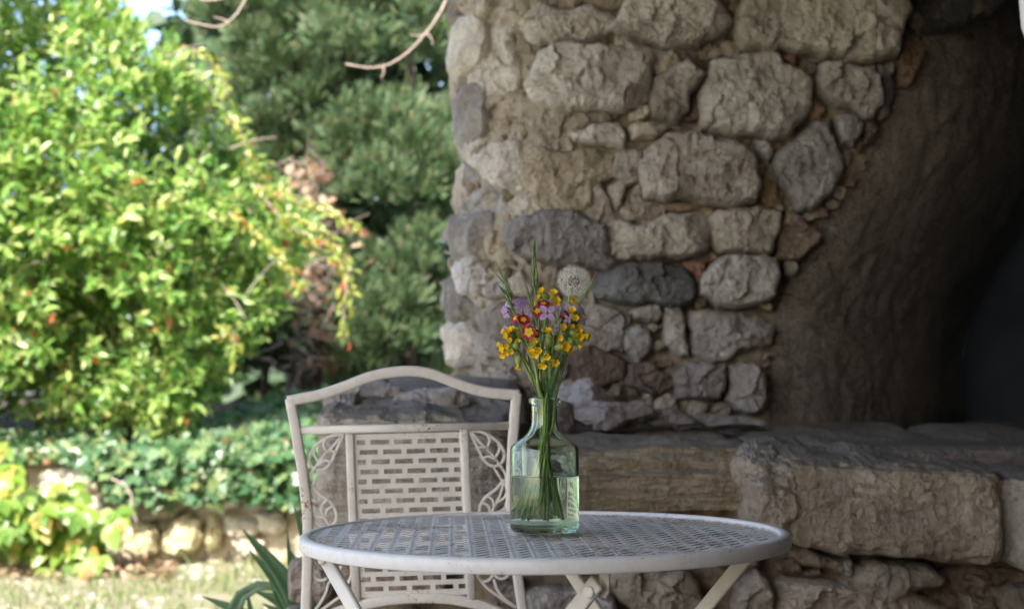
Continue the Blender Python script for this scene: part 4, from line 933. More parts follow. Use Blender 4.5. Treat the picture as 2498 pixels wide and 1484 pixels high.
# leaf litter, pebbles and grass on the ground
n = 1500; u = rng.uniform(-300, 420, n); v = rng.normal(1392, 12, n) + np.clip(u - 200, 0, 300) * .02
P = np.array([W(a, b, 1) - [0, 0, CZ] for a, b in zip(u, v)]); P = P * (CZ / -P[:, 2])[:, None] + [0, 0, CZ]; P[:, 2] = .015 + rng.uniform(0, .03, n)
P = P[P[:, 1] < 7.6]; V, F = leafset(P, rng.normal(0, 1, P.shape) * [1, 1, .3], rng.normal(0, .3, P.shape) + [0, 0, 1], .055, .035)
tag(mk('leaf_litter', V, F, M['litter']), 'fallen pinkish brown leaves along the foot of the low wall', 'leaf litter', kind='stuff')
ico = [(0,0,1),(.894,0,.447),(.276,.85,.447),(-.724,.526,.447),(-.724,-.526,.447),(.276,-.85,.447),(.724,.526,-.3),(-.276,.85,-.3),(-.894,0,-.3),(-.276,-.85,-.3),(.724,-.526,-.3)]
icf = [(0,1,2),(0,2,3),(0,3,4),(0,4,5),(0,5,1),(1,6,2),(2,7,3),(3,8,4),(4,9,5),(5,10,1),(2,6,7),(3,7,8),(4,8,9),(5,9,10),(1,10,6)]
n = 1300; P = np.c_[rng.uniform(-4.2, .2, n), rng.uniform(5.6, 7.6, n), np.zeros(n) + .004]; P = P[(vn(P * [1.2, 1.2, 1], 3) + .25 * rng.normal(0, 1, n) > -.15) | (P[:, 1] > 6.9)]
I = np.array(ico); sz = .017 * rng.uniform(.4, 1.5, len(P)); ang = rng.uniform(0, 6.28, len(P)); c_, s_ = np.cos(ang), np.sin(ang)
X = I[None, :, 0] * 1.3; Yv = I[None, :, 1]; V = np.stack([P[:, :1] + sz[:, None] * (c_[:, None] * X - s_[:, None] * Yv), P[:, 1:2] + sz[:, None] * (s_[:, None] * X + c_[:, None] * Yv), P[:, 2:] + sz[:, None] * .6 * I[None, :, 2]], 2).reshape(-1, 3)
V += .003 * vn(V * 90, 4)[:, None]
tag(mk('gravel', V, [tuple(a + i * 11 for a in f) for i in range(len(P)) for f in icf], M['pebble'], smooth=True), 'pale gravel and pebbles before the low wall', 'gravel', kind='stuff')
def blades(n, x0, x1, y0, y1, h, thr, name, label):
    P = np.c_[rng.uniform(x0, x1, n), rng.uniform(y0, y1, n), np.zeros(n)]; P = P[vn(P * [1.6, 1.6, 1], 9) + .4 * rng.normal(0, 1, n) > thr]
    k = len(P); a = rng.uniform(0, 6.28, k); hh = h * rng.uniform(.4, 1.3, k); w = .0028 + .002 * rng.random(k); dx, dy = np.cos(a), np.sin(a); le = rng.normal(0, .5, (k, 2)) * hh[:, None]
    z0 = np.zeros(k); A0 = P + np.c_[dx * w, dy * w, z0]; B0 = P - np.c_[dx * w, dy * w, z0]; m1 = P + np.c_[le * .35, hh * .6]; A1 = m1 + np.c_[dx * w, dy * w, z0] * .8; B1 = m1 - np.c_[dx * w, dy * w, z0] * .8; t_ = P + np.c_[le, hh]
    V = np.stack([A0, B0, B1, A1, t_], 1).reshape(-1, 3); F = [f for i in range(k) for f in ((i*5, i*5+1, i*5+2, i*5+3), (i*5+3, i*5+2, i*5+4))]
    tag(mk(name, V, F, M['grass'], smooth=False), label, 'grass', kind='stuff')
blades(16000, -4, 1.2, 4.6, 6.7, .05, -.1, 'lawn_grass', 'short pale grass of the lawn before the low wall')
blades(3500, -3.6, 0, 6.7, 7.65, .06, .25, 'weeds', 'scattered grass tufts at the foot of the low wall')

# iris clump just left of the chair
ir = empty('iris_clump', (-.47, 3.25, 0), 'dark green sword-leaved iris clump growing left of the chair', 'plant')
def sword(pts, w, Y=3.25):
    P_ = spline([W(*p[:2], Y + (p[2] if len(p) > 2 else 0)) for p in pts], 16); t = np.linspace(0, 1, 16); ww = w * 1.55 / FPX * Y * .5 * np.clip(np.minimum(1, (1 - t) * 2.2) ** .7, .03, 1) * (.75 + .25 * np.minimum(1, t * 3))
    mk('leaf', *ribbon(P_, ww, np.array([.15, -1, .25])), M['iris'], ir)
for pts, w in [([(800,1950),(770,1600),(700,1420),(592,1290)], 44), ([(790,1950),(760,1600),(690,1440),(606,1338)], 34), ([(790,1950),(770,1560),(712,1400),(700,1290)], 22), ([(800,1950),(790,1560),(752,1350),(716,1228)], 30),
   ([(780,1950),(700,1600),(600,1500),(492,1452)], 34), ([(770,1950),(600,1700),(560,1520),(605,1435),(660,1425),(760,1490)], 30), ([(780,1950),(640,1650),(610,1480),(600,1428)], 24), ([(800,1950),(740,1600),(690,1470),(620,1440)], 46),
   ([(800,1950),(790,1600),(760,1450),(700,1330)], 40), ([(810,1950),(800,1600),(790,1450),(757,1330)], 38), ([(820,1950),(830,1600),(810,1440),(775,1260)], 30), ([(820,1950),(850,1620),(830,1500),(800,1390)], 42), ([(800,1950),(760,1650),(720,1520),(640,1470)], 44), ([(790,1950),(770,1700),(700,1560),(570,1560)], 40), ([(800,1950),(790,1650),(770,1500),(735,1390)], 46), ([(800,1950),(760,1620),(700,1500),(655,1400)], 40)]:
    sword(pts, w)
# bare twigs hanging from above
def hang(pts, subs, label, Y=5.6, r=.011):
    root = empty('hanging_branch', tuple(W(*pts[0], Y)), label, 'branch')
    P_ = spline([W(*p, Y) for p in pts], 40); mk('twig', *tube(P_, np.linspace(r, r * .35, 40), 7), M['twig'], root)
    for s in subs: mk('side_twig', *tube(spline([W(*p, Y) for p in s], 10), np.linspace(r * .4, r * .15, 10), 5), M['twig'], root)
hang([(560,-700),(660,-300),(625,-70),(598,0),(575,38),(535,66),(490,60),(452,50)], [[(560,55),(535,45),(520,42)]], 'bare pale twig curving down in front of the dark trees, left one of two')
hang([(560,-700),(600,-300),(570,-60),(560,-12),(530,0),(487,0)], [], 'short bare twig tip at the very top edge above the shrub')
hang([(1000,-700),(1120,-300),(1098,-60),(1088,0),(1062,50),(1030,92),(990,132),(948,158),(910,166),(842,156)], [[(1040,80),(1052,95),(1056,112)],[(1035,85),(1015,88),(1000,84)],[(935,163),(936,178),(928,192)]], 'bare pale twig curving down beside the end of the stone wall')
# sprig and hanging tendril at the wall end
sg = empty('wall_sprig', tuple(W(1095, 615, 3.9)), 'small dark green sprig growing out of the end of the stone wall', 'plant')
for a, b in (((1103,618),(1068,590)),((1100,620),(1066,642)),((1104,615),(1085,585))):
    P_ = spline([W(*a, 3.85), W((a[0]+b[0])/2, (a[1]+b[1])/2 - 4, 3.8), W(*b, 3.82)], 8); mk('leaf', *ribbon(P_, .009 * np.sin(np.linspace(.25, 3.1, 8)), np.array([0, -1, .4])), M['iris'], sg)
mk('stem', *tube(spline([W(1104, 618, 3.85), W(1090, 680, 3.85), W(1078, 780, 3.85), W(1060, 840, 3.85), W(1054, 880, 3.85)], 16), .0013, 5), M['stem_d'], sg)
# ------------------------------------------------------------------ folding table
TC = np.array([.0455, 2.03]); TZ = .72; TR = .350
TT = R(.45)
def tt(P):   # slight tilt of the whole table (it stands on uneven ground)
    P = np.asarray(P, float).copy(); P[..., 2] += (P[..., 0] - TC[0]) * math.tan(TT); return P
table = empty('folding_table', (TC[0], TC[1], 0), 'round white folding garden table with woven metal top and rust specks', 'table')
prof = [(.334, -.004), (.3345, .0), (.336, .0014), (.341, .0018), (.346, .0008), (.3492, -.0015), (.3500, -.0045), (.3500, -.0155), (.3485, -.0175), (.346, -.0178), (.3455, -.016), (.3455, -.006), (.336, -.005)]
prof = [(r * .982, dz) for r, dz in prof]; k = 180; V = []
for r, dz in prof:
    for j in range(k): t = 2 * math.pi * j / k; V.append((TC[0] + r * math.cos(t), TC[1] + r * math.sin(t), TZ + dz))
n = len(prof); F = [(i * k + j, ((i + 1) % n) * k + j, ((i + 1) % n) * k + (j + 1) % k, i * k + (j + 1) % k) for i in range(n) for j in range(k)]
mk('rim', tt(V), F, M['paint_table'], table)
# woven strips
mbv = MB(); UX = np.array([.0245, .0300]); UY = np.array([-.0011, .0262]); RLIM = .3292
sv = np.array([0, .06, .14, .26, .4, .54, .66, .74, .80, .86, .92, 1.0]); tv = np.array([0, .2, .5, .8, 1.0])
for ia in range(-16, 17):
    for ib in range(-36, 37):
        c = UX * (ia + .5) + UY * (ib + .5)
        if np.hypot(*c) > RLIM + .012: continue
        V = []; keep_ = 0
        for s_ in sv:
            w_ = min(1, max(0, (s_ - .04) / .14)) * min(1, max(0, (.80 - s_) / .10)); w_ = w_ * w_ * (3 - 2 * w_)
            gl = math.exp(-((s_ - .86) / .055) ** 2)
            for t_ in tv:
                p = UX * (ia + s_) + UY * (ib + t_ + (.014 * w_ if t_ == 0 else -.014 * w_ if t_ == 1 else 0)); r_ = np.hypot(*p)
                if r_ > RLIM: p = p * RLIM / r_
                else: keep_ += 1
                V.append((TC[0] + p[0], TC[1] + p[1], TZ - .0030 + .0010 * (.5 - t_) * w_ + gl * (.0014 * (.5 - abs(t_ - .5)) * 2 - .0002)))
        if keep_ > 3: mbv.add(V, grid_faces(len(sv), len(tv)))
o = mbv.build('woven_top', M['paint_top'], table)
o['kind'] = 'stuff'
t = np.linspace(0, 2 * math.pi, 65)[:-1]   # support ring bars below the top
for a in (R(48), R(-42)):
    d = np.array([math.cos(a), math.sin(a), 0])
    mk('support_bar', *sweep(tt([np.array([TC[0], TC[1], TZ - .012]) + d * s for s in np.linspace(-.328, .328, 8)]), (0, 0, 1), .014, .004), M['paint_leg'], table)
dA = np.array([.766, -.64, 0]); dA /= np.linalg.norm(dA); nA = np.array([dA[1], -dA[0], 0])  # towards camera side
LA = np.array([-.262, 2.0, .698]); LB = np.array([.098, 1.715, .690]); LD = np.array([.352, 2.06, .702]); LC = np.array([.052, 2.30, .70])
def leg(p, d, off, nm='leg'):
    L = .72; q = p + d * (p[2] * .86); q[2] = .03
    q = q + nA * off; pp = p + nA * off
    V, F = sweep(np.linspace(pp + np.array([0, 0, .0]), q, 6), nA, .0215, .009, .3)
    return mk(nm, V, F, M['paint_leg'], table)
for p, d, off in ((LA, dA, .006), (LB, -dA, -.006), (LC, dA, .006), (LD, -dA, -.006)):
    lg = leg(p, d, off)
    c = p + d * .008 + np.array([0, 0, -.012]) + nA * (off + (.0045 if off > 0 else -.0045) * 0)
    b = c + (-nA if nA[1] > 0 else nA) * .0045
    nn = (-nA if nA[1] > 0 else nA)
    V, F = tube([b, b + nn * .002, b + nn * .0035, b + nn * .0042], [.0078, .0075, .0055, .001], 14)
    mk('bolt', V, F, M['paint_leg'], lg)
br = LB + np.array([.014, .02, 0]); mk('bracket', *sweep([br + [0, 0, .012], br, br - [0, 0, .012], br - [.004, 0, .018]], nA, .014, .004), M['paint_leg'], table)
br = LA + np.array([-.012, .01, 0]); mk('bracket', *sweep([br + [0, 0, .012], br, br - [0, 0, .010]], nA, .016, .004), M['paint_leg'], table)

# ------------------------------------------------------------------ chair
YAW = R(4.0); RECL = .10
CP0 = W(985, 1100, 2.55)
cn = norm(np.array([math.sin(YAW), -math.cos(YAW), -RECL]))     # towards the camera
def CP(u, v, off=0.0):
    d = ray(u, v); o_ = np.array([0, 0, CZ]); t = np.dot(CP0 - o_, cn) / np.dot(d, cn); return o_ + d * t + cn * off
def C6(x, y, off=0): return CP(676.2 + x * .3067, 845.3 + y * .3067, off)
def C3(x, y, off=0): return CP(676.2 + x * .2603, 1170.4 + y * .2603, off)
chair = empty('garden_chair', (float(CP0[0]), 2.45, 0), 'off-white metal garden chair with leaf scrolls and brick-pierced back panel', 'chair')
PC = M['paint_chair']
Lp = [(708,972),(714,1005),(721,1041),(728,1090),(737,1139),(744,1196),(750,1250),(751,1330),(749,1404),(746,1484)]
Rp = [(1260,958),(1257,990),(1254,1029),(1251,1070),(1248,1121),(1246,1180),(1247,1250),(1253,1320),(1262,1397),(1274,1484)]
for pts in (Lp, Rp):
    P = [CP(*p) for p in pts]; end = P[-1]; side = -1 if pts is Lp else 1
    foot = np.array([end[0] + side * .02, end[1] + .06, .0]); P += [end * .66 + foot * .34, end * .33 + foot * .67, foot]
    mk('leg', *sweep(spline(P, 60), cn, .0185, .018, .22), PC, chair)
TPx = [(85,432),(200,408),(300,390),(430,352),(560,306),(650,270),(740,238),(900,204),(1080,193),(1250,222),(1400,280),(1550,332),(1700,364),(1800,374),(1925,382)]
mk('top_rail', *sweep(spline([C6(*p, .0) for p in TPx], 90), cn, .0185, .0178, .22), PC, chair)
mk('crossbar', *sweep([C6(175,662,-.001), C6(1000,645,-.001), C6(1850,626,-.001)], cn, .0135, .014, .22), PC, chair)
mk('upright', *sweep([C6(574,690,.0), C6(586,1000), C6(602,1400), C3(745,1180)], cn, .0150, .0135, .22), PC, chair)
mk('upright', *sweep([C6(1484,655,.0), C6(1500,1000), C6(1515,1300), C3(1822,1150)], cn, .0150, .0135, .22), PC, chair)
mk('bottom_rail', *sweep(spline([C3(280,1420,-.001), C3(500,1265,-.001), C3(720,1185,-.001), C3(1000,1122,-.001), C3(1300,1098,-.001), C3(1700,1120,-.001), C3(1900,1165,-.001), C3(2270,1330,-.001)], 50), cn, .0185, .016, .22), PC, chair)
# pierced panel: local frame from its corners
p00 = C6(613, 697, .0); p10 = C6(1462, 676, .0); p01 = C3(785, 1098, .0)
ex = norm(p10 - p00); ez = norm(p01 - p00); Wp = np.linalg.norm(p10 - p00); Hp = np.linalg.norm(p01 - p00)
mbp = MB(); pz = .0018
def cell(a0, a1, b0, b1):
    q = [p00 + ex * a + ez * b + cn * c for c in (pz / 2, -pz / 2) for a, b in ((a0, b0), (a1, b0), (a1, b1), (a0, b1))]
    mbp.add(q, [(0, 1, 2, 3), (7, 6, 5, 4), (0, 4, 5, 1), (1, 5, 6, 2), (2, 6, 7, 3), (3, 7, 4, 0)])
px = Wp / 849 ; rows = 16; rp = (Hp - .012) / 16; hh = rp * .50; y = .010
holesA = [(17, 82), (124, 272), (312, 457), (499, 644), (684, 827)]; holesB = [(35, 180), (222, 367), (409, 554), (595, 739), (782, 834)]
cell(0, Wp, 0, y)
for r_ in range(rows):
    hs = holesA if r_ % 2 == 0 else holesB; a = 0
    for (h0, h1) in hs: cell(a, h0 * px, y, y + hh); a = h1 * px
    cell(a, Wp, y, y + hh); nb = y + rp if r_ < rows - 1 else Hp
    cell(0, Wp, y + hh, nb); y += rp
mbp.build('pierced_panel', PC, chair, False)
# leaf scrolls
def wire(pts, w=.0042, closed=False, off=.0, sm=None, fn=C6):
    P = [fn(*p, off) for p in pts]
    if closed: P = spline(P + [P[0]], 36)[:-1]
    else: P = spline(P, 14)
    return sweep(P, cn, w, .0028, .3, closed)
def scroll(parts):
    m = MB()
    for i, (pts, closed) in enumerate(parts): m.add(*wire(pts, .0052 if closed else .0046, closed, .0006 * (i % 3)))
    return m
rightA = [([(1530,665),(1610,672),(1700,715),(1778,785),(1805,860),(1788,915),(1738,945),(1688,938),(1640,895),(1600,815),(1562,738)], True),
  ([(1545,680),(1620,765),(1700,845),(1765,930),(1808,1000),(1828,1110)], False), ([(1672,702),(1688,740),(1672,790)], False), ([(1758,765),(1765,820),(1732,880)], False),
  ([(1592,800),(1650,795),(1700,845)], False), ([(1630,885),(1680,868),(1742,905)], False), ([(1718,945),(1760,1020),(1800,1085)], False)]
rightB = [([(1800,1055),(1745,1125),(1650,1200),(1608,1280),(1612,1350),(1680,1400),(1760,1370),(1815,1270),(1832,1160)], True),
  ([(1802,1065),(1770,1180),(1715,1290),(1650,1410)], False), ([(1668,1180),(1712,1215),(1725,1270)], False), ([(1625,1230),(1675,1260),(1695,1320)], False), ([(1828,1150),(1800,1200),(1750,1230)], False), ([(1810,1280),(1760,1310),(1700,1315)], False)]
def mirr(parts, dx=0, dy=20):   # mirrored about the panel's middle (x about 1030 at the top), kept on the tilted line
    return [([(2052 - x + dx + (y - 650) * .035, y + dy + (1030 - x) * -.02) for x, y in pts], c) for pts, c in parts]
scroll(rightA).build('leaf_scroll', PC, chair); scroll(rightB).build('leaf_scroll', PC, chair)
scroll(mirr(rightA)).build('leaf_scroll', PC, chair); scroll(mirr(rightB)).build('leaf_scroll', PC, chair)
m = MB()
for pts, c in [([(1868,820),(1880,900),(1930,945),(1985,930),(2020,880),(2025,820)], False), ([(2025,820),(2040,890),(2090,920),(2150,900),(2175,840)], False), ([(1880,900),(1960,1000),(2080,1090),(2230,1190)], False), ([(2028,925),(2060,1020),(2120,1100),(2240,1190)], False)]:
    m.add(*wire(pts, .005, c, 0, fn=C3))
m.build('leaf_scroll', PC, chair); m = MB()
for pts, c in [([(345,820),(340,870),(365,920),(420,935),(470,915)], False), ([(690,800),(695,880),(660,960),(600,1030)], False), ([(480,960),(450,1060),(400,1150),(330,1240)], False), ([(600,1080),(500,1150),(400,1220),(330,1260)], False), ([(600,800),(560,880),(480,960)], False)]:
    m.add(*wire(pts, .005, c, 0, fn=C3))
m.build('leaf_scroll', PC, chair)
# seat and front legs (mostly below the frame)
sc = np.array([CP0[0] + .0, 2.36, .445])
V, F = box(sc, (.205, .20, .008)); mk('seat', V, F, PC, chair, False)
for s in (-1, 1): mk('leg', *sweep([sc + [s * .19, -.17, 0], sc + [s * .195, -.19, -.22], sc + [s * .2, -.2, -.435]], (0, 1, 0), .0185, .0185, .22), PC, chair)
mk('seat_rail', *sweep(spline([sc + [-.19, -.19, .0], sc + [0, -.22, .0], sc + [.19, -.19, .0]], 16), (0, 0, 1), .018, .018), PC, chair)
for s in (-1, 1): mk('seat_rail', *sweep([sc + [s * .2, -.18, 0], sc + [s * .2, .22, 0]], (0, 0, 1), .018, .016), PC, chair)

# ------------------------------------------------------------------ bottle
BC = np.array([W(1328, 1280, 2.01)[0], 2.01]); q = 1.667e-4; BZ = TZ + .0016
bottle = empty('glass_bottle', (BC[0], BC[1], BZ), 'clear pale green glass bottle half full of water on the white table', 'bottle')
def lathe(prof, k=96, sq=0.0):
    V = []
    for (r, z) in prof:
        w = sq * min(1, max(0, (.100 - z) / .03))
        for j in range(k):
            t = 2 * math.pi * j / k; c, s = math.cos(t), math.sin(t)
            n_ = 2 + 1.6 * w; f = (abs(c) ** n_ + abs(s) ** n_) ** (-1 / n_); f = f if w > 0 else 1
            V.append((BC[0] + r * f * c, BC[1] + r * f * s * (1 - .10 * w), BZ + z))
    F = [(i * k + j, i * k + (j + 1) % k, (i + 1) * k + (j + 1) % k, (i + 1) * k + j) for i in range(len(prof) - 1) for j in range(k)]
    return V, F, k
H = lambda y: (1252 - y) * q
outer = [(0, 0.001), (.036, .0), (.044, .0012), (.0472, .004), (.0483, .009), (.0483, .05), (.0483, H(560)), (.0478, H(548)), (.0462, H(530)), (.040, H(500)), (.0325, H(468)), (.0262, H(440)), (.0218, H(405)), (.0193, H(370)), (.0184, H(335)), (.0183, H(200)), (.0186, H(186)), (.0196, H(180)), (.0217, H(174)), (.0224, H(160)), (.0224, H(142)), (.0215, H(131)), (.0198, H(127))]
inner = [(.0178, H(128)), (.0166, H(136)), (.0160, H(160)), (.0158, H(200)), (.0160, H(335)), (.0170, H(372)), (.0195, H(408)), (.024, H(444)), (.0302, H(472)), (.0375, H(504)), (.0432, H(534)), (.0452, H(556)), (.0455, .05), (.0455, .014), (.0435, .0095), (.037, .0075), (.02, .009), (0, .0105)]
V, F, k = lathe([(max(r, 1e-4), z) for r, z in outer + inner], 96, .22)
mk('glass', V, F, M['glass'], bottle)
wl = H(778)
wp = [(1e-4, .0103), (.02, .0088), (.037, .0073), (.0437, .0093), (.04565, .014), (.04565, wl - .002), (.0458, wl), (.0445, wl - .0012), (.040, wl - .0018), (1e-4, wl - .0018)]
V, F, k = lathe(wp, 96, .22); mk('water', V, F, M['water'], bottle)

# ------------------------------------------------------------------ bouquet
NKZ = BZ + H(127); BXY = np.array([BC[0], BC[1]])
rb = random.Random(21)
def F3(x, y, Y=2.0): return W(1202.9 + x * .13142, 617.7 + y * .13142, Y)
def F4(x, y, Y=2.0): return W(1202.9 + x * .13142, 780.2 + y * .13142, Y)
def stempath(top, via=None, n=30, deep=None):
    a = rb.uniform(0, 6.28); r = rb.uniform(0, .0115); nk = np.array([BXY[0] + r * math.cos(a), BXY[1] + r * math.sin(a), NKZ - .012])
    nk[0] += np.clip((top[0] - BXY[0]) * .12, -.006, .006)
    ns = nk * np.array([1, 1, 0]) + [0, 0, NKZ - .045]; ns[:2] = BXY + (ns[:2] - BXY) * .75
    ang = rb.uniform(0, 6.28); rr = rb.uniform(.013, .037); bz = deep if deep else (rb.uniform(.016, .034) if rb.random() < .62 else rb.uniform(.085, .12)); rr = rr if bz < .05 else rr * .3
    bot = np.array([BXY[0] + rr * math.cos(ang), BXY[1] + rr * .75 * math.sin(ang), BZ + bz])
    pts = [bot, bot * .5 + ns * .5 + [0, 0, .0], ns, nk]
    if via is not None: pts += via
    else: pts += [nk * .45 + top * .55 + [(rb.uniform(-.004, .004)), 0, 0]]
    pts += [top]; return spline(np.array(pts), n)
def bell(c, d, r):
    """five-lobed yellow cup with notched lobes, opening along d at c"""
    x, y, z = orient(d); k = 30; V = []
    for rr, zz, lob in ((.30, -1.25, 0), (.34, -.8, 0), (.45, -.35, 0), (.80, .0, .08), (1.0, .18, .20), (1.08, .22, .30)):
        for j in range(k):
            t = 2 * math.pi * j / k; l = 1 - lob * (1 - abs(math.cos(2.5 * t))) - (lob * .35 if abs(math.cos(2.5 * t)) > .985 else 0)
            V.append(c + r * (rr * l * (math.cos(t) * x + math.sin(t) * y) + zz * z))
    F = [(i * k + j, i * k + (j + 1) % k, (i + 1) * k + (j + 1) % k, (i + 1) * k + j) for i in range(5) for j in range(k)]
    return V, F
def calyx(a, b, r):
    P = spline([a, a * .6 + b * .4, b], 9); rad = r * np.array([.25, .55, .85, 1, 1.02, .98, .9, .8, .72]); V, F = tube(P, rad, 10); 
    V = V.reshape(9, 10, 3); 
    for j in range(0, 10, 2): V[:, j] = P + (V[:, j] - P) * 1.13
    return V.reshape(-1, 3), F
COWS = []
def cowslip(anchor, flowers, label, r_stem=.0021, via=None, Ya=2.0):
    flowers = [(c_, r_ * rb.uniform(.82, 1.15), d_) for c_, r_, d_ in flowers]; root = empty('cowslip', (BXY[0], BXY[1], BZ + .02), label, 'flower', 'cowslip stems in the bottle')
    COWS.append(root)
    P = stempath(anchor, via); mk('stem', *tube(P, np.linspace(r_stem, r_stem * .9, len(P)), 8), M['stem_p'], root)
    for (c, r, dr) in flowers:
        c = np.array(c); d = norm(np.array(dr)); base = c - d * r * 1.1; cb = base - d * .0135
        cb = cb * .72 + anchor * .28
        cx = mk('calyx', *calyx(cb, base, max(.0046, r * .74)), M['calyx'], root)
        mk('pedicel', *tube(spline([anchor, (anchor + cb) / 2 + [0, 0, .002], cb], 6), .0009, 5), M['stem_p'], root)
        fl = mk('corolla', *bell(c, d, r), M['petal_y'], root)
        x, y, z = orient(d); V = [c - d * r * .30] + [c - d * r * .16 + r * .42 * ((1 + .25 * math.cos(5 * t)) * (math.cos(t) * x + math.sin(t) * y)) for t in np.linspace(0, 2 * math.pi, 21)[:-1]]
        mk('throat', V, [(0, 1 + j, 1 + (j + 1) % 20) for j in range(20)], M['petal_o'], fl)
def rad(px): return px * .13142 / 3468 * 2.0 * (1.22 if px < 95 else 1.1)
def fl(fn, x, y, r, Y, d): return (fn(x, y, Y), rad(r), d)
cowslip(F4(455,560,1.985), [fl(F4,300,370,50,1.975,(-.3,-1,.1)), fl(F4,460,380,35,1.97,(.1,-1,.1)), fl(F4,230,285,50,1.975,(-.5,-.8,0)), fl(F4,285,190,62,1.98,(-.3,-.8,.6)), fl(F4,170,210,45,1.985,(-.8,-.5,.3)),
   fl(F4,340,150,50,1.99,(-.1,-.6,.8))], 'cowslip stem with yellow bells pointing up on the left side of the bunch')
cowslip(F4(440,580,1.98), [fl(F4,250,490,52,1.965,(-.4,-.9,-.1)), fl(F4,160,520,62,1.97,(-.7,-.6,-.1)), fl(F4,95,450,45,1.975,(-.7,-.6,.3)), fl(F4,245,615,52,1.965,(-.3,-.8,-.5)), fl(F4,335,590,48,1.962,(-.1,-.9,-.4)), fl(F4,160,655,52,1.97,(-.5,-.6,-.7)), fl(F4,455,893,52,1.968,(-.1,-.2,-1))],
   'cowslip stem drooping furthest left with a cluster of yellow bells', via=[F4(820,1250,1.99), F4(690,930,1.985), F4(560,700,1.98)])
cowslip(F4(640,600,1.985), [fl(F4,690,555,50,1.955,(-.2,-1,-.1)), fl(F4,755,405,68,1.96,(-.2,-.8,.4)), fl(F4,835,565,68,1.95,(.1,-1,-.1)), fl(F4,775,635,60,1.952,(-.2,-.9,-.4)), fl(F4,430,170,40,1.99,(-.2,-.8,.4))],
   'cowslip stem with yellow bells just below the bright red primrose', via=[F4(830,1200,1.98), F4(790,900,1.98), F4(720,690,1.98)])
cowslip(F4(1040,560,1.98), [fl(F4,990,680,72,1.945,(0,-.9,-.4)), fl(F4,910,840,65,1.95,(-.2,-.7,-.7)), fl(F4,1155,790,72,1.95,(.3,-.8,-.5)), fl(F4,1060,850,45,1.975,(.1,-.4,-.9)), fl(F4,1345,490,88,1.95,(.5,-.85,0)), fl(F4,1415,545,68,1.958,(.8,-.5,-.3)), fl(F4,1020,190,55,1.965,(-.2,-.6,.7))],
   'cowslip stem hanging yellow bells at the lowest middle of the bunch')
cowslip(F4(1380,250,1.985), [fl(F4,1600,190,60,1.97,(.5,-.8,.1)), fl(F4,1610,310,60,1.965,(.4,-.8,-.4)), fl(F4,1760,300,72,1.972,(1,-.4,-.3)), fl(F4,1625,510,55,1.975,(.7,-.2,-.8)), fl(F4,1250,335,50,1.96,(-.2,-.9,-.2)), fl(F4,1300,125,55,1.965,(-.1,-1,.1)), fl(F4,1468,112,38,1.97,(.1,-1,.1)), fl(F4,1470,412,36,1.975,(.3,-.9,-.3)), fl(F4,1590,120,45,1.99,(.4,-.7,.4))],
   'cowslip stem with yellow bells spreading on the right side of the bunch')
cowslip(F3(1010,1000,2.01), [fl(F3,890,690,60,2.0,(-.5,-.6,.5)), fl(F3,1115,720,75,2.0,(0,-.6,.6)), fl(F3,840,810,55,2.005,(-.7,-.5,.2)), fl(F3,1180,862,58,2.0,(.2,-.9,.1)), fl(F3,1180,950,45,2.0,(.2,-.8,-.2)), fl(F3,790,925,45,2.005,(-.7,-.5,0)), fl(F3,1090,940,40,2.0,(.1,-.9,0))],
   'cowslip stem standing at the top centre of the bunch beside the dandelion')
cowslip(F3(1440,1180,2.0), [fl(F3,1490,850,60,2.01,(.5,-.5,.5)), fl(F3,1462,1050,62,1.965,(-.2,-.7,.6)), fl(F3,1530,1190,55,1.96,(.2,-1,0)), fl(F3,1690,1140,52,1.985,(.8,-.4,.2)), fl(F3,1420,940,40,2.01,(0,-.6,.6))],
   'cowslip stem with yellow bells under the dandelion on the right')
for x0, y0, x1, y1 in ((1000,330,1050,520),): pass
# broad calyx leaves in the bunch
for bi_, (b, t_, w) in enumerate((((1030,540),(1040,240),125),((1380,600),(1100,520),70),((900,520),(640,480),90),((1500,480),(1380,300),90),((480,520),(360,440),120),((1000,760),(880,560),100),((1560,260),(1400,200),90),((820,420),(720,300),100))):
    P = spline([F4(*b, 1.975), (F4(*b, 1.97) + F4(*t_, 1.97)) / 2, F4(*t_, 1.975)], 9)
    V, F = tube(P, rad(w) / 2 * np.array([.12, .5, .85, 1, 1, .85, .6, .35, .08]), 8)
    mk('bud', V, F, M['calyx'], COWS[(3, 4, 2, 4, 0, 3, 4, 2)[bi_]])

def petal4(c, d, r, spin, n=4, wid=.62, curl=.15):
    x, y, z = orient(d); out = []
    for k_ in range(n):
        a = spin + 2 * math.pi * k_ / n; ax = math.cos(a) * x + math.sin(a) * y; ay = np.cross(z, ax); V = []
        ts = np.linspace(0, 1, 7)
        for t in ts:
            w = wid * .5 * (math.sin(math.pi * min(1, t ** .8 * .93 + .04)) ** .8 + .05)
            for s in (-1, -.4, .4, 1): V.append(c + r * (ax * (.12 + .88 * t - (.03 if abs(s) < .5 and t == 1 else 0)) + ay * w * s + z * (.25 * t - curl * t * t * 2 + .06 * abs(s))))
        out.append((V, grid_faces(7, 4)))
    return out
def lilac(cs, label, anchor):
    root = empty('cuckoo_flower', (BXY[0], BXY[1], BZ + .02), label, 'flower', 'lilac cuckoo flower stems in the bottle')
    P = stempath(anchor); mk('stem', *tube(P, .0012, 6), M['stem'], root)
    for (c, r, d, sp) in cs:
        b = c - norm(np.array(d)) * .008
        mk('pedicel', *tube(spline([anchor, (anchor + b) / 2 + [0, 0, .003], b, c], 7), [.0008] * 6 + [.0015], 5), M['stem_d'], root)
        for V, F in petal4(c, d, r, sp): mk('petal', V, F, M['petal_l'], root)
        V, F = tube([c, c + norm(np.array(d)) * r * .25], [r * .1, r * .06], 6); mk('flower_eye', V, F, M['calyx'], root)
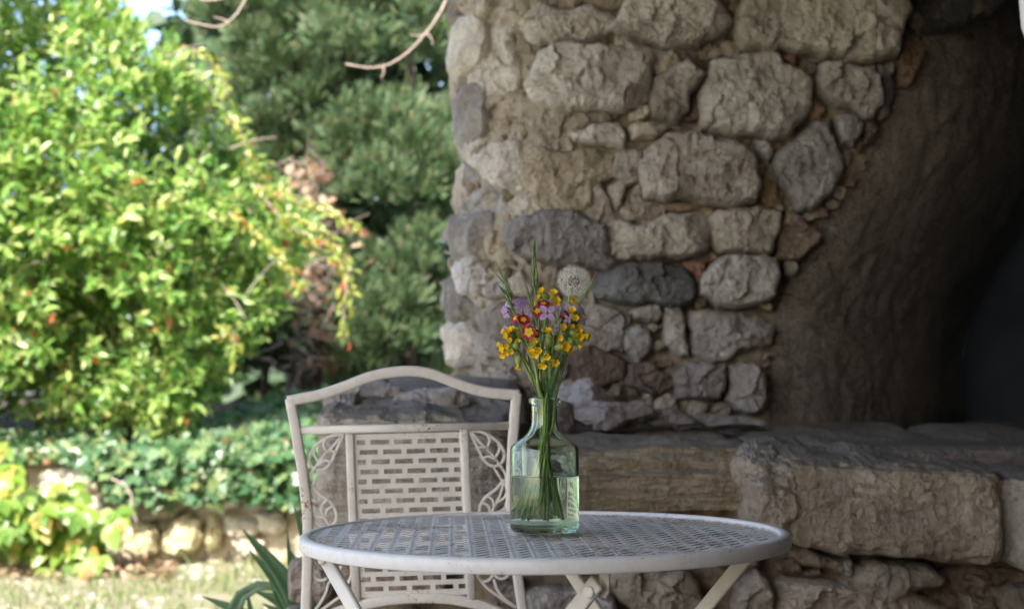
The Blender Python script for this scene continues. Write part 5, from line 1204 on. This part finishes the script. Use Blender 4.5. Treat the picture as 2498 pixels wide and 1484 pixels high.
lilac([(F3(1000,1105,1.955), rad(165), (-.05,-1,.1), .75)], 'lilac cuckoo flower with four open petals facing the front', F3(990,1330,1.975))
lilac([(F3(440,900,1.99), rad(130), (-.2,-.5,.9), .3), (F3(560,900,1.985), rad(130), (.3,-.6,.7), .9), (F3(500,990,1.985), rad(90), (0,-.8,.2), .2)], 'lilac cuckoo flower cluster at the upper left behind the grass head', F3(560,1200,1.99))
lilac([(F3(240,1010,1.985), rad(130), (-.8,-.5,.3), .2), (F3(225,1110,1.98), rad(110), (-.7,-.6,-.4), .9)], 'lilac cuckoo flower drooping at the far left edge of the bunch', F3(480,1300,1.985))
lilac([(F3(670,1100,1.985), rad(95), (-.2,-.9,.2), .5), (F3(1050,900,2.0), rad(60), (0,-.8,.4), .2)], 'small lilac cuckoo flower tucked between the red primroses', F3(760,1300,1.99))
lilac([(F3(1200,1040,1.985), rad(120), (.2,-.7,.7), .1), (F3(1260,1080,1.975), rad(80), (.5,-.8,.1), .7)], 'lilac cuckoo flower just right of the open frontal one', F3(1150,1330,1.985))
lilac([(F3(1570,1050,1.985), rad(140), (.3,-.6,.8), .5), (F3(1630,1060,1.98), rad(100), (.7,-.6,.3), .2), (F3(1390,1010,1.99), rad(90), (-.3,-.7,.5), .3)], 'lilac cuckoo flower cluster at the upper right under the dandelion', F3(1440,1330,1.99))
lilac([(F3(1660,1250,1.985), rad(90), (.6,-.7,-.1), .5), (F3(1380,1215,1.965), rad(70), (0,-1,-.1), .6)], 'lilac cuckoo flower half open low on the right side', F3(1380,1400,1.99))
lilac([(F4(1170,140,1.96), rad(95), (.4,-.7,-.5), .8), (F4(210,160,1.99), rad(70), (-.6,-.5,.4), .4)], 'lilac cuckoo flower bud pointing down in the middle', F4(1050,250,1.98))

def primrose(cs, label, anchor):
    root = empty('red_primrose', (BXY[0], BXY[1], BZ + .02), label, 'flower', 'red primrose stems in the bottle')
    P = stempath(anchor); mk('stem', *tube(P, .0018, 7), M['stem_p'], root)
    for (c, r, d, sp) in cs:
        x, y, z = orient(d); k = 60; b = c - z * .01
        mk('pedicel', *tube(spline([anchor, (anchor + b) / 2, b, c], 7), .0011, 5), M['stem'], root)
        V = [c - z * r * .08]; V2 = [c + z * r * .03]
        for j in range(k):
            t = 2 * math.pi * j / k; l = .80 + .22 * abs(math.cos(2.5 * (t + sp))) ** .6 - .10 * (abs(math.cos(2.5 * (t + sp))) > .97) + .035 * math.sin(30 * t)
            V.append(c + r * .55 * l * (math.cos(t) * x + math.sin(t) * y) + z * r * .0)
        for j in range(k):
            t = 2 * math.pi * j / k; l = .80 + .22 * abs(math.cos(2.5 * (t + sp))) ** .6 - .10 * (abs(math.cos(2.5 * (t + sp))) > .97) + .035 * math.sin(30 * t)
            V.append(c + r * l * (math.cos(t) * x + math.sin(t) * y) + z * r * .06 * math.sin(5 * t))
        F = [(0, 1 + j, 1 + (j + 1) % k) for j in range(k)] + [(1 + j, 1 + k + j, 1 + k + (j + 1) % k, 1 + (j + 1) % k) for j in range(k)]
        pt = mk('corolla', V, F, M['petal_r'], root)
        for j in range(k):
            t = 2 * math.pi * j / k; l = (.40 if r > rad(125) else .26) + .26 * abs(math.cos(2.5 * (t + sp))) ** 1.2 - .08 * (abs(math.cos(2.5 * (t + sp))) > .96)
            V2.append(c + r * l * (math.cos(t) * x + math.sin(t) * y) + z * r * .075)
        mk('yellow_eye', V2, [(0, 1 + j, 1 + (j + 1) % k) for j in range(k)], M['petal_y'], pt)
        V, F = tube([c + z * r * .05, c + z * r * .1], [r * .09, r * .07], 8); mk('throat', V, F, M['petal_o'], pt)
primrose([(F4(655,225,1.945), rad(130), (-.1,-1,.05), .2)], 'bright crimson primrose with yellow star centre, lowest of the red ones', F4(700,480,1.975))
primrose([(F3(560,1230,1.962), rad(115), (.1,-.8,.5), .1), (F3(410,1200,1.972), rad(100), (-.6,-.6,.4), .5)], 'dark red primrose pair on the left behind the grass', F4(640,420,1.985))
primrose([(F3(820,1070,1.975), rad(120), (-.2,-.8,.4), .4), (F3(930,930,1.985), rad(110), (0,-.6,.8), .1)], 'dark red primrose pair behind the frontal lilac flower', F4(840,300,1.985))
primrose([(F3(1310,1140,1.985), rad(105), (.2,-.7,.5), .4), (F4(800,250,1.97), rad(70), (.3,-.7,-.2), .7)], 'dark red primrose half hidden right of centre', F4(1150,300,1.99))

# dandelion clock
dc = F3(1490, 515, 2.0); DR = rad(325)
dand = empty('dandelion_clock', (BXY[0], BXY[1], BZ + .02), 'round white dandelion seed head above the flowers', 'flower')
mk('stem', *tube(stempath(dc - np.array([.002, 0, .0085]), via=[F4(1180,300,2.0), F3(1420,820,2.0)]), .0019, 8), M['stem_p'], dand)
bpy_v = []; m = MB(); m2 = MB(); ga = math.pi * (3 - math.sqrt(5)); ns = 300
for i in range(ns):
    zz = 1 - 2 * (i + .5) / ns; rr = math.sqrt(1 - zz * zz); d = np.array([rr * math.cos(ga * i), rr * math.sin(ga * i), zz])
    if d[2] < -.97: continue
    d = norm(d + np.array([rb.uniform(-.04, .04) for _ in range(3)])); x, y, z = orient(d)
    L = DR * rb.uniform(.60, .80); a = dc + d * DR * .30; b = dc + d * L
    w = x * .00010; m.add([a - w, a + w, b + w, b - w], [(0, 1, 2, 3)])
    V, F = tube([dc + d * DR * .12, dc + d * DR * .22, dc + d * DR * .34], [.0003, .00055, .0001], 4); m2.add(V, F)
    for k_ in range(16):
        t = 2 * math.pi * k_ / 16 + i; hd = norm(d * rb.uniform(.5, .95) + (math.cos(t) * x + math.sin(t) * y) * .85); e = b + hd * DR * rb.uniform(.22, .30)
        w = norm(np.cross(hd, d)) * .00011; m.add([b - w, b + w, e], [(0, 1, 2)])
o = m.build('seed_fluff', M['fluff'], dand, False); o['kind'] = 'stuff'
o = m2.build('seeds', M['seed'], dand); o['kind'] = 'stuff'
V, F = tube([dc - [0, 0, .0035], dc - [0, 0, .002], dc + [0, 0, .0], dc + [0, 0, .002]], [.001, .003, .0032, .001], 12); mk('core', V, F, M['seed'], dand)

# grass stalks
def spike(a, b, w):
    P = spline([a, a * .5 + b * .5, b], 8); V, F = tube(P, w * np.array([.3, .8, 1, .95, .8, .55, .25, .08]), 5); return V, F
def grassstalk(path, spikes, label, r=.0009, tip=None):
    root = empty('grass_stalk', (BXY[0], BXY[1], BZ + .02), label, 'grass stalk', 'wild grass stalks in the bottle')
    P = stempath(path[-1], via=path[:-1], n=44); mk('stem', *tube(P, np.linspace(r * 1.3, r * .5, len(P)), 6), M['stem'], root)
    for a, b, w in spikes: mk('spikelet', *spike(a, b, w), M['spikelet'], root)
    if tip: mk('awn', *tube(spline(tip, 8), np.linspace(.0007, .0001, 8), 5), M['seedtip'], root)
Yg = 1.955
s1 = [((400,1150),(300,940)),((370,1080),(260,880)),((330,960),(190,640)),((300,900),(160,620)),((280,850),(40,520)),((250,760),(70,560)),((300,800),(200,520)),((260,640),(110,270)),((240,600),(0,330)),((220,540),(40,180)),((290,720),(190,350)),((260,560),(200,360)),((340,900),(250,620)),((320,760),(230,480)),((350,1000),(250,760)),((390,1100),(330,860)),((350,860),(270,600)),((280,1010),(250,1000))]
grassstalk([F4(850,900,1.98), F4(620,450,1.965), F4(500,130,Yg), F3(400,1120,Yg), F3(310,860,Yg), F3(215,560,Yg)], [(F3(*a, Yg + rb.uniform(-.004, .004)), F3(*b, Yg + rb.uniform(-.006, .006)), .0013) for a, b in s1], 'green grass head leaning left with long narrow spikelets')
s2 = [((790,900),(760,640)),((780,700),(735,480)),((785,650),(815,430)),((760,560),(715,330)),((800,620),(840,350)),((765,430),(735,130)),((790,450),(800,150)),((750,300),(715,0)),((780,300),(760,-60)),((770,120),(780,-220)),((745,100),(735,-190)),((758,-60),(750,-300)),((770,-100),(775,-260)),((790,520),(830,240)),((740,420),(702,300)),((815,760),(835,560)),((755,640),(722,440))]
Yg2 = 2.0
grassstalk([F4(920,700,1.99), F4(880,200,2.0), F3(800,1000,Yg2), F3(785,700,Yg2), F3(768,300,Yg2), F3(752,-120,Yg2), F3(745,-330,Yg2)], [(F3(*a, Yg2 + rb.uniform(-.004, .004)), F3(*b, Yg2 + rb.uniform(-.004, .004)), .0013) for a, b in s2], 'tallest grass head standing upright over the centre of the bunch')
s3 = [((700,1000),(650,740)),((690,920),(600,640)),((680,860),(620,560)),((700,900),(690,680)),((650,760),(570,480)),((720,1040),(640,930)),((740,1100),(700,900)),((760,1180),(660,1010)),((715,940),(712,760))]
grassstalk([F4(900,800,1.97), F4(830,150,1.955), F3(720,1050,1.955), F3(640,750,1.955), F3(590,540,1.955)], [(F3(*a, 1.955), F3(*b, 1.952), .0012) for a, b in s3], 'short grass head between the lilac flowers and the red primroses')
s4 = [((1180,1300),(1210,1060)),((1200,1240),(1260,1010)),((1220,1150),(1285,930)),((1180,1200),(1195,1020)),((1190,1400),(1250,1220))]
grassstalk([F4(1080,800,1.96), F4(1140,220,1.945), F3(1190,1260,1.945), F3(1240,1080,1.945), F3(1275,960,1.945)], [(F3(*a, 1.945), F3(*b, 1.943), .0012) for a, b in s4], 'short grass head right of the frontal lilac flower')
s5 = [((1560,980),(1640,790)),((1580,970),(1690,760)),((1600,960),(1740,690)),((1700,780),(1830,540)),((1780,640),(1870,440)),((1820,540),(1900,380)),((1430,1300),(1480,1120))]
grassstalk([F4(1180,900,1.98), F4(1370,300,1.975), F3(1440,1240,1.97), F3(1570,970,1.97), F3(1730,690,1.97), F3(1850,470,1.97)], [(F3(*a, 1.97), F3(*b, 1.968), .0011) for a, b in s5], 'thin grass stalk leaning right past the dandelion with a rusty tip', tip=[F3(1840,500,1.968), F3(1900,370,1.968), F3(1985,190,1.968)])
# plain stems and blades filling the neck
blades = 0
for i in range(8):
    top = F4(rb.uniform(560, 1420), rb.uniform(-60, 380), rb.uniform(1.985, 2.03)); P = stempath(top)
    m_ = rb.choice(['stem', 'stem', 'stem_d', 'stem_p'])
    tag(mk('plain_stalk', *tube(P, np.linspace(.0012, .0008, len(P)) * rb.uniform(.7, 1.3), 6), M[m_]), 'thin bare green stalk standing upright in the bottle among the flower stems', 'stalk', 'plain green stalks in the bottle')
LST = []
for side, lab, lst in ((-1, 'stalk with needle-like side leaves at the left of the stems just above the neck', (((720,1130),(570,1030)),((740,1240),(560,1150)),((770,1340),(660,1310)),((790,1390),(730,1375)))),
                       (1, 'stalk with needle-like side leaves at the right of the stems just above the neck', (((1170,1290),(1325,1270)),((1165,1345),(1270,1315)),((1300,760),(1420,660)),((1280,860),(1360,800)),((1290,770),(1380,750))))):
    root = empty('leafy_stalk', (BXY[0], BXY[1], BZ + .02), lab, 'stalk'); LST.append(root)
    tp_, vv = (F4(650,700,1.985), [F4(800,1330,1.985), F4(735,1150,1.985)]) if side < 0 else (F4(1310,640,1.985), [F4(1160,1330,1.985), F4(1260,900,1.985)])
    mk('stem', *tube(stempath(tp_, via=vv), .0011, 6), M['stem_d'], root)
    for (a, b) in lst:
        P = spline([F4(*a, 1.985), (F4(*a, 1.98) + F4(*b, 1.975)) / 2 - [0, 0, .001], F4(*b, 1.975)], 8)
        mk('leaf', *ribbon(P, rad(12) * np.sin(np.linspace(.6, 3.1, 8)), np.array([0, -.6, 1])), M['stem_d'], root)
for (top, via, w, lb_) in ((F4(1230,560,1.965), [F4(1040,1300,1.975), F4(1130,900,1.97)], .0035, 'widest dark green grass blade crossing in front of the stems above the bottle neck'), (F4(1320,640,1.985), [F4(1090,1300,1.985), F4(1230,900,1.985)], .003, 'dark green grass blade at the right edge of the stems above the neck'), (F4(1180,700,1.99), [F4(1010,1200,1.99)], .003, 'dark green grass blade half hidden behind the widest one'), (F4(880,500,1.99), [F4(850,1200,1.99)], .0022, 'narrow dark green grass blade on the left side of the stems')):
    P = stempath(top, via=via, n=30)[8:]
    mk('leaf', *ribbon(P, w * np.sin(np.linspace(.5, 3.1, len(P))), np.array([.1, -1, .1])), M['stem_d'], LST[0 if 'left' in lb_ else 1])
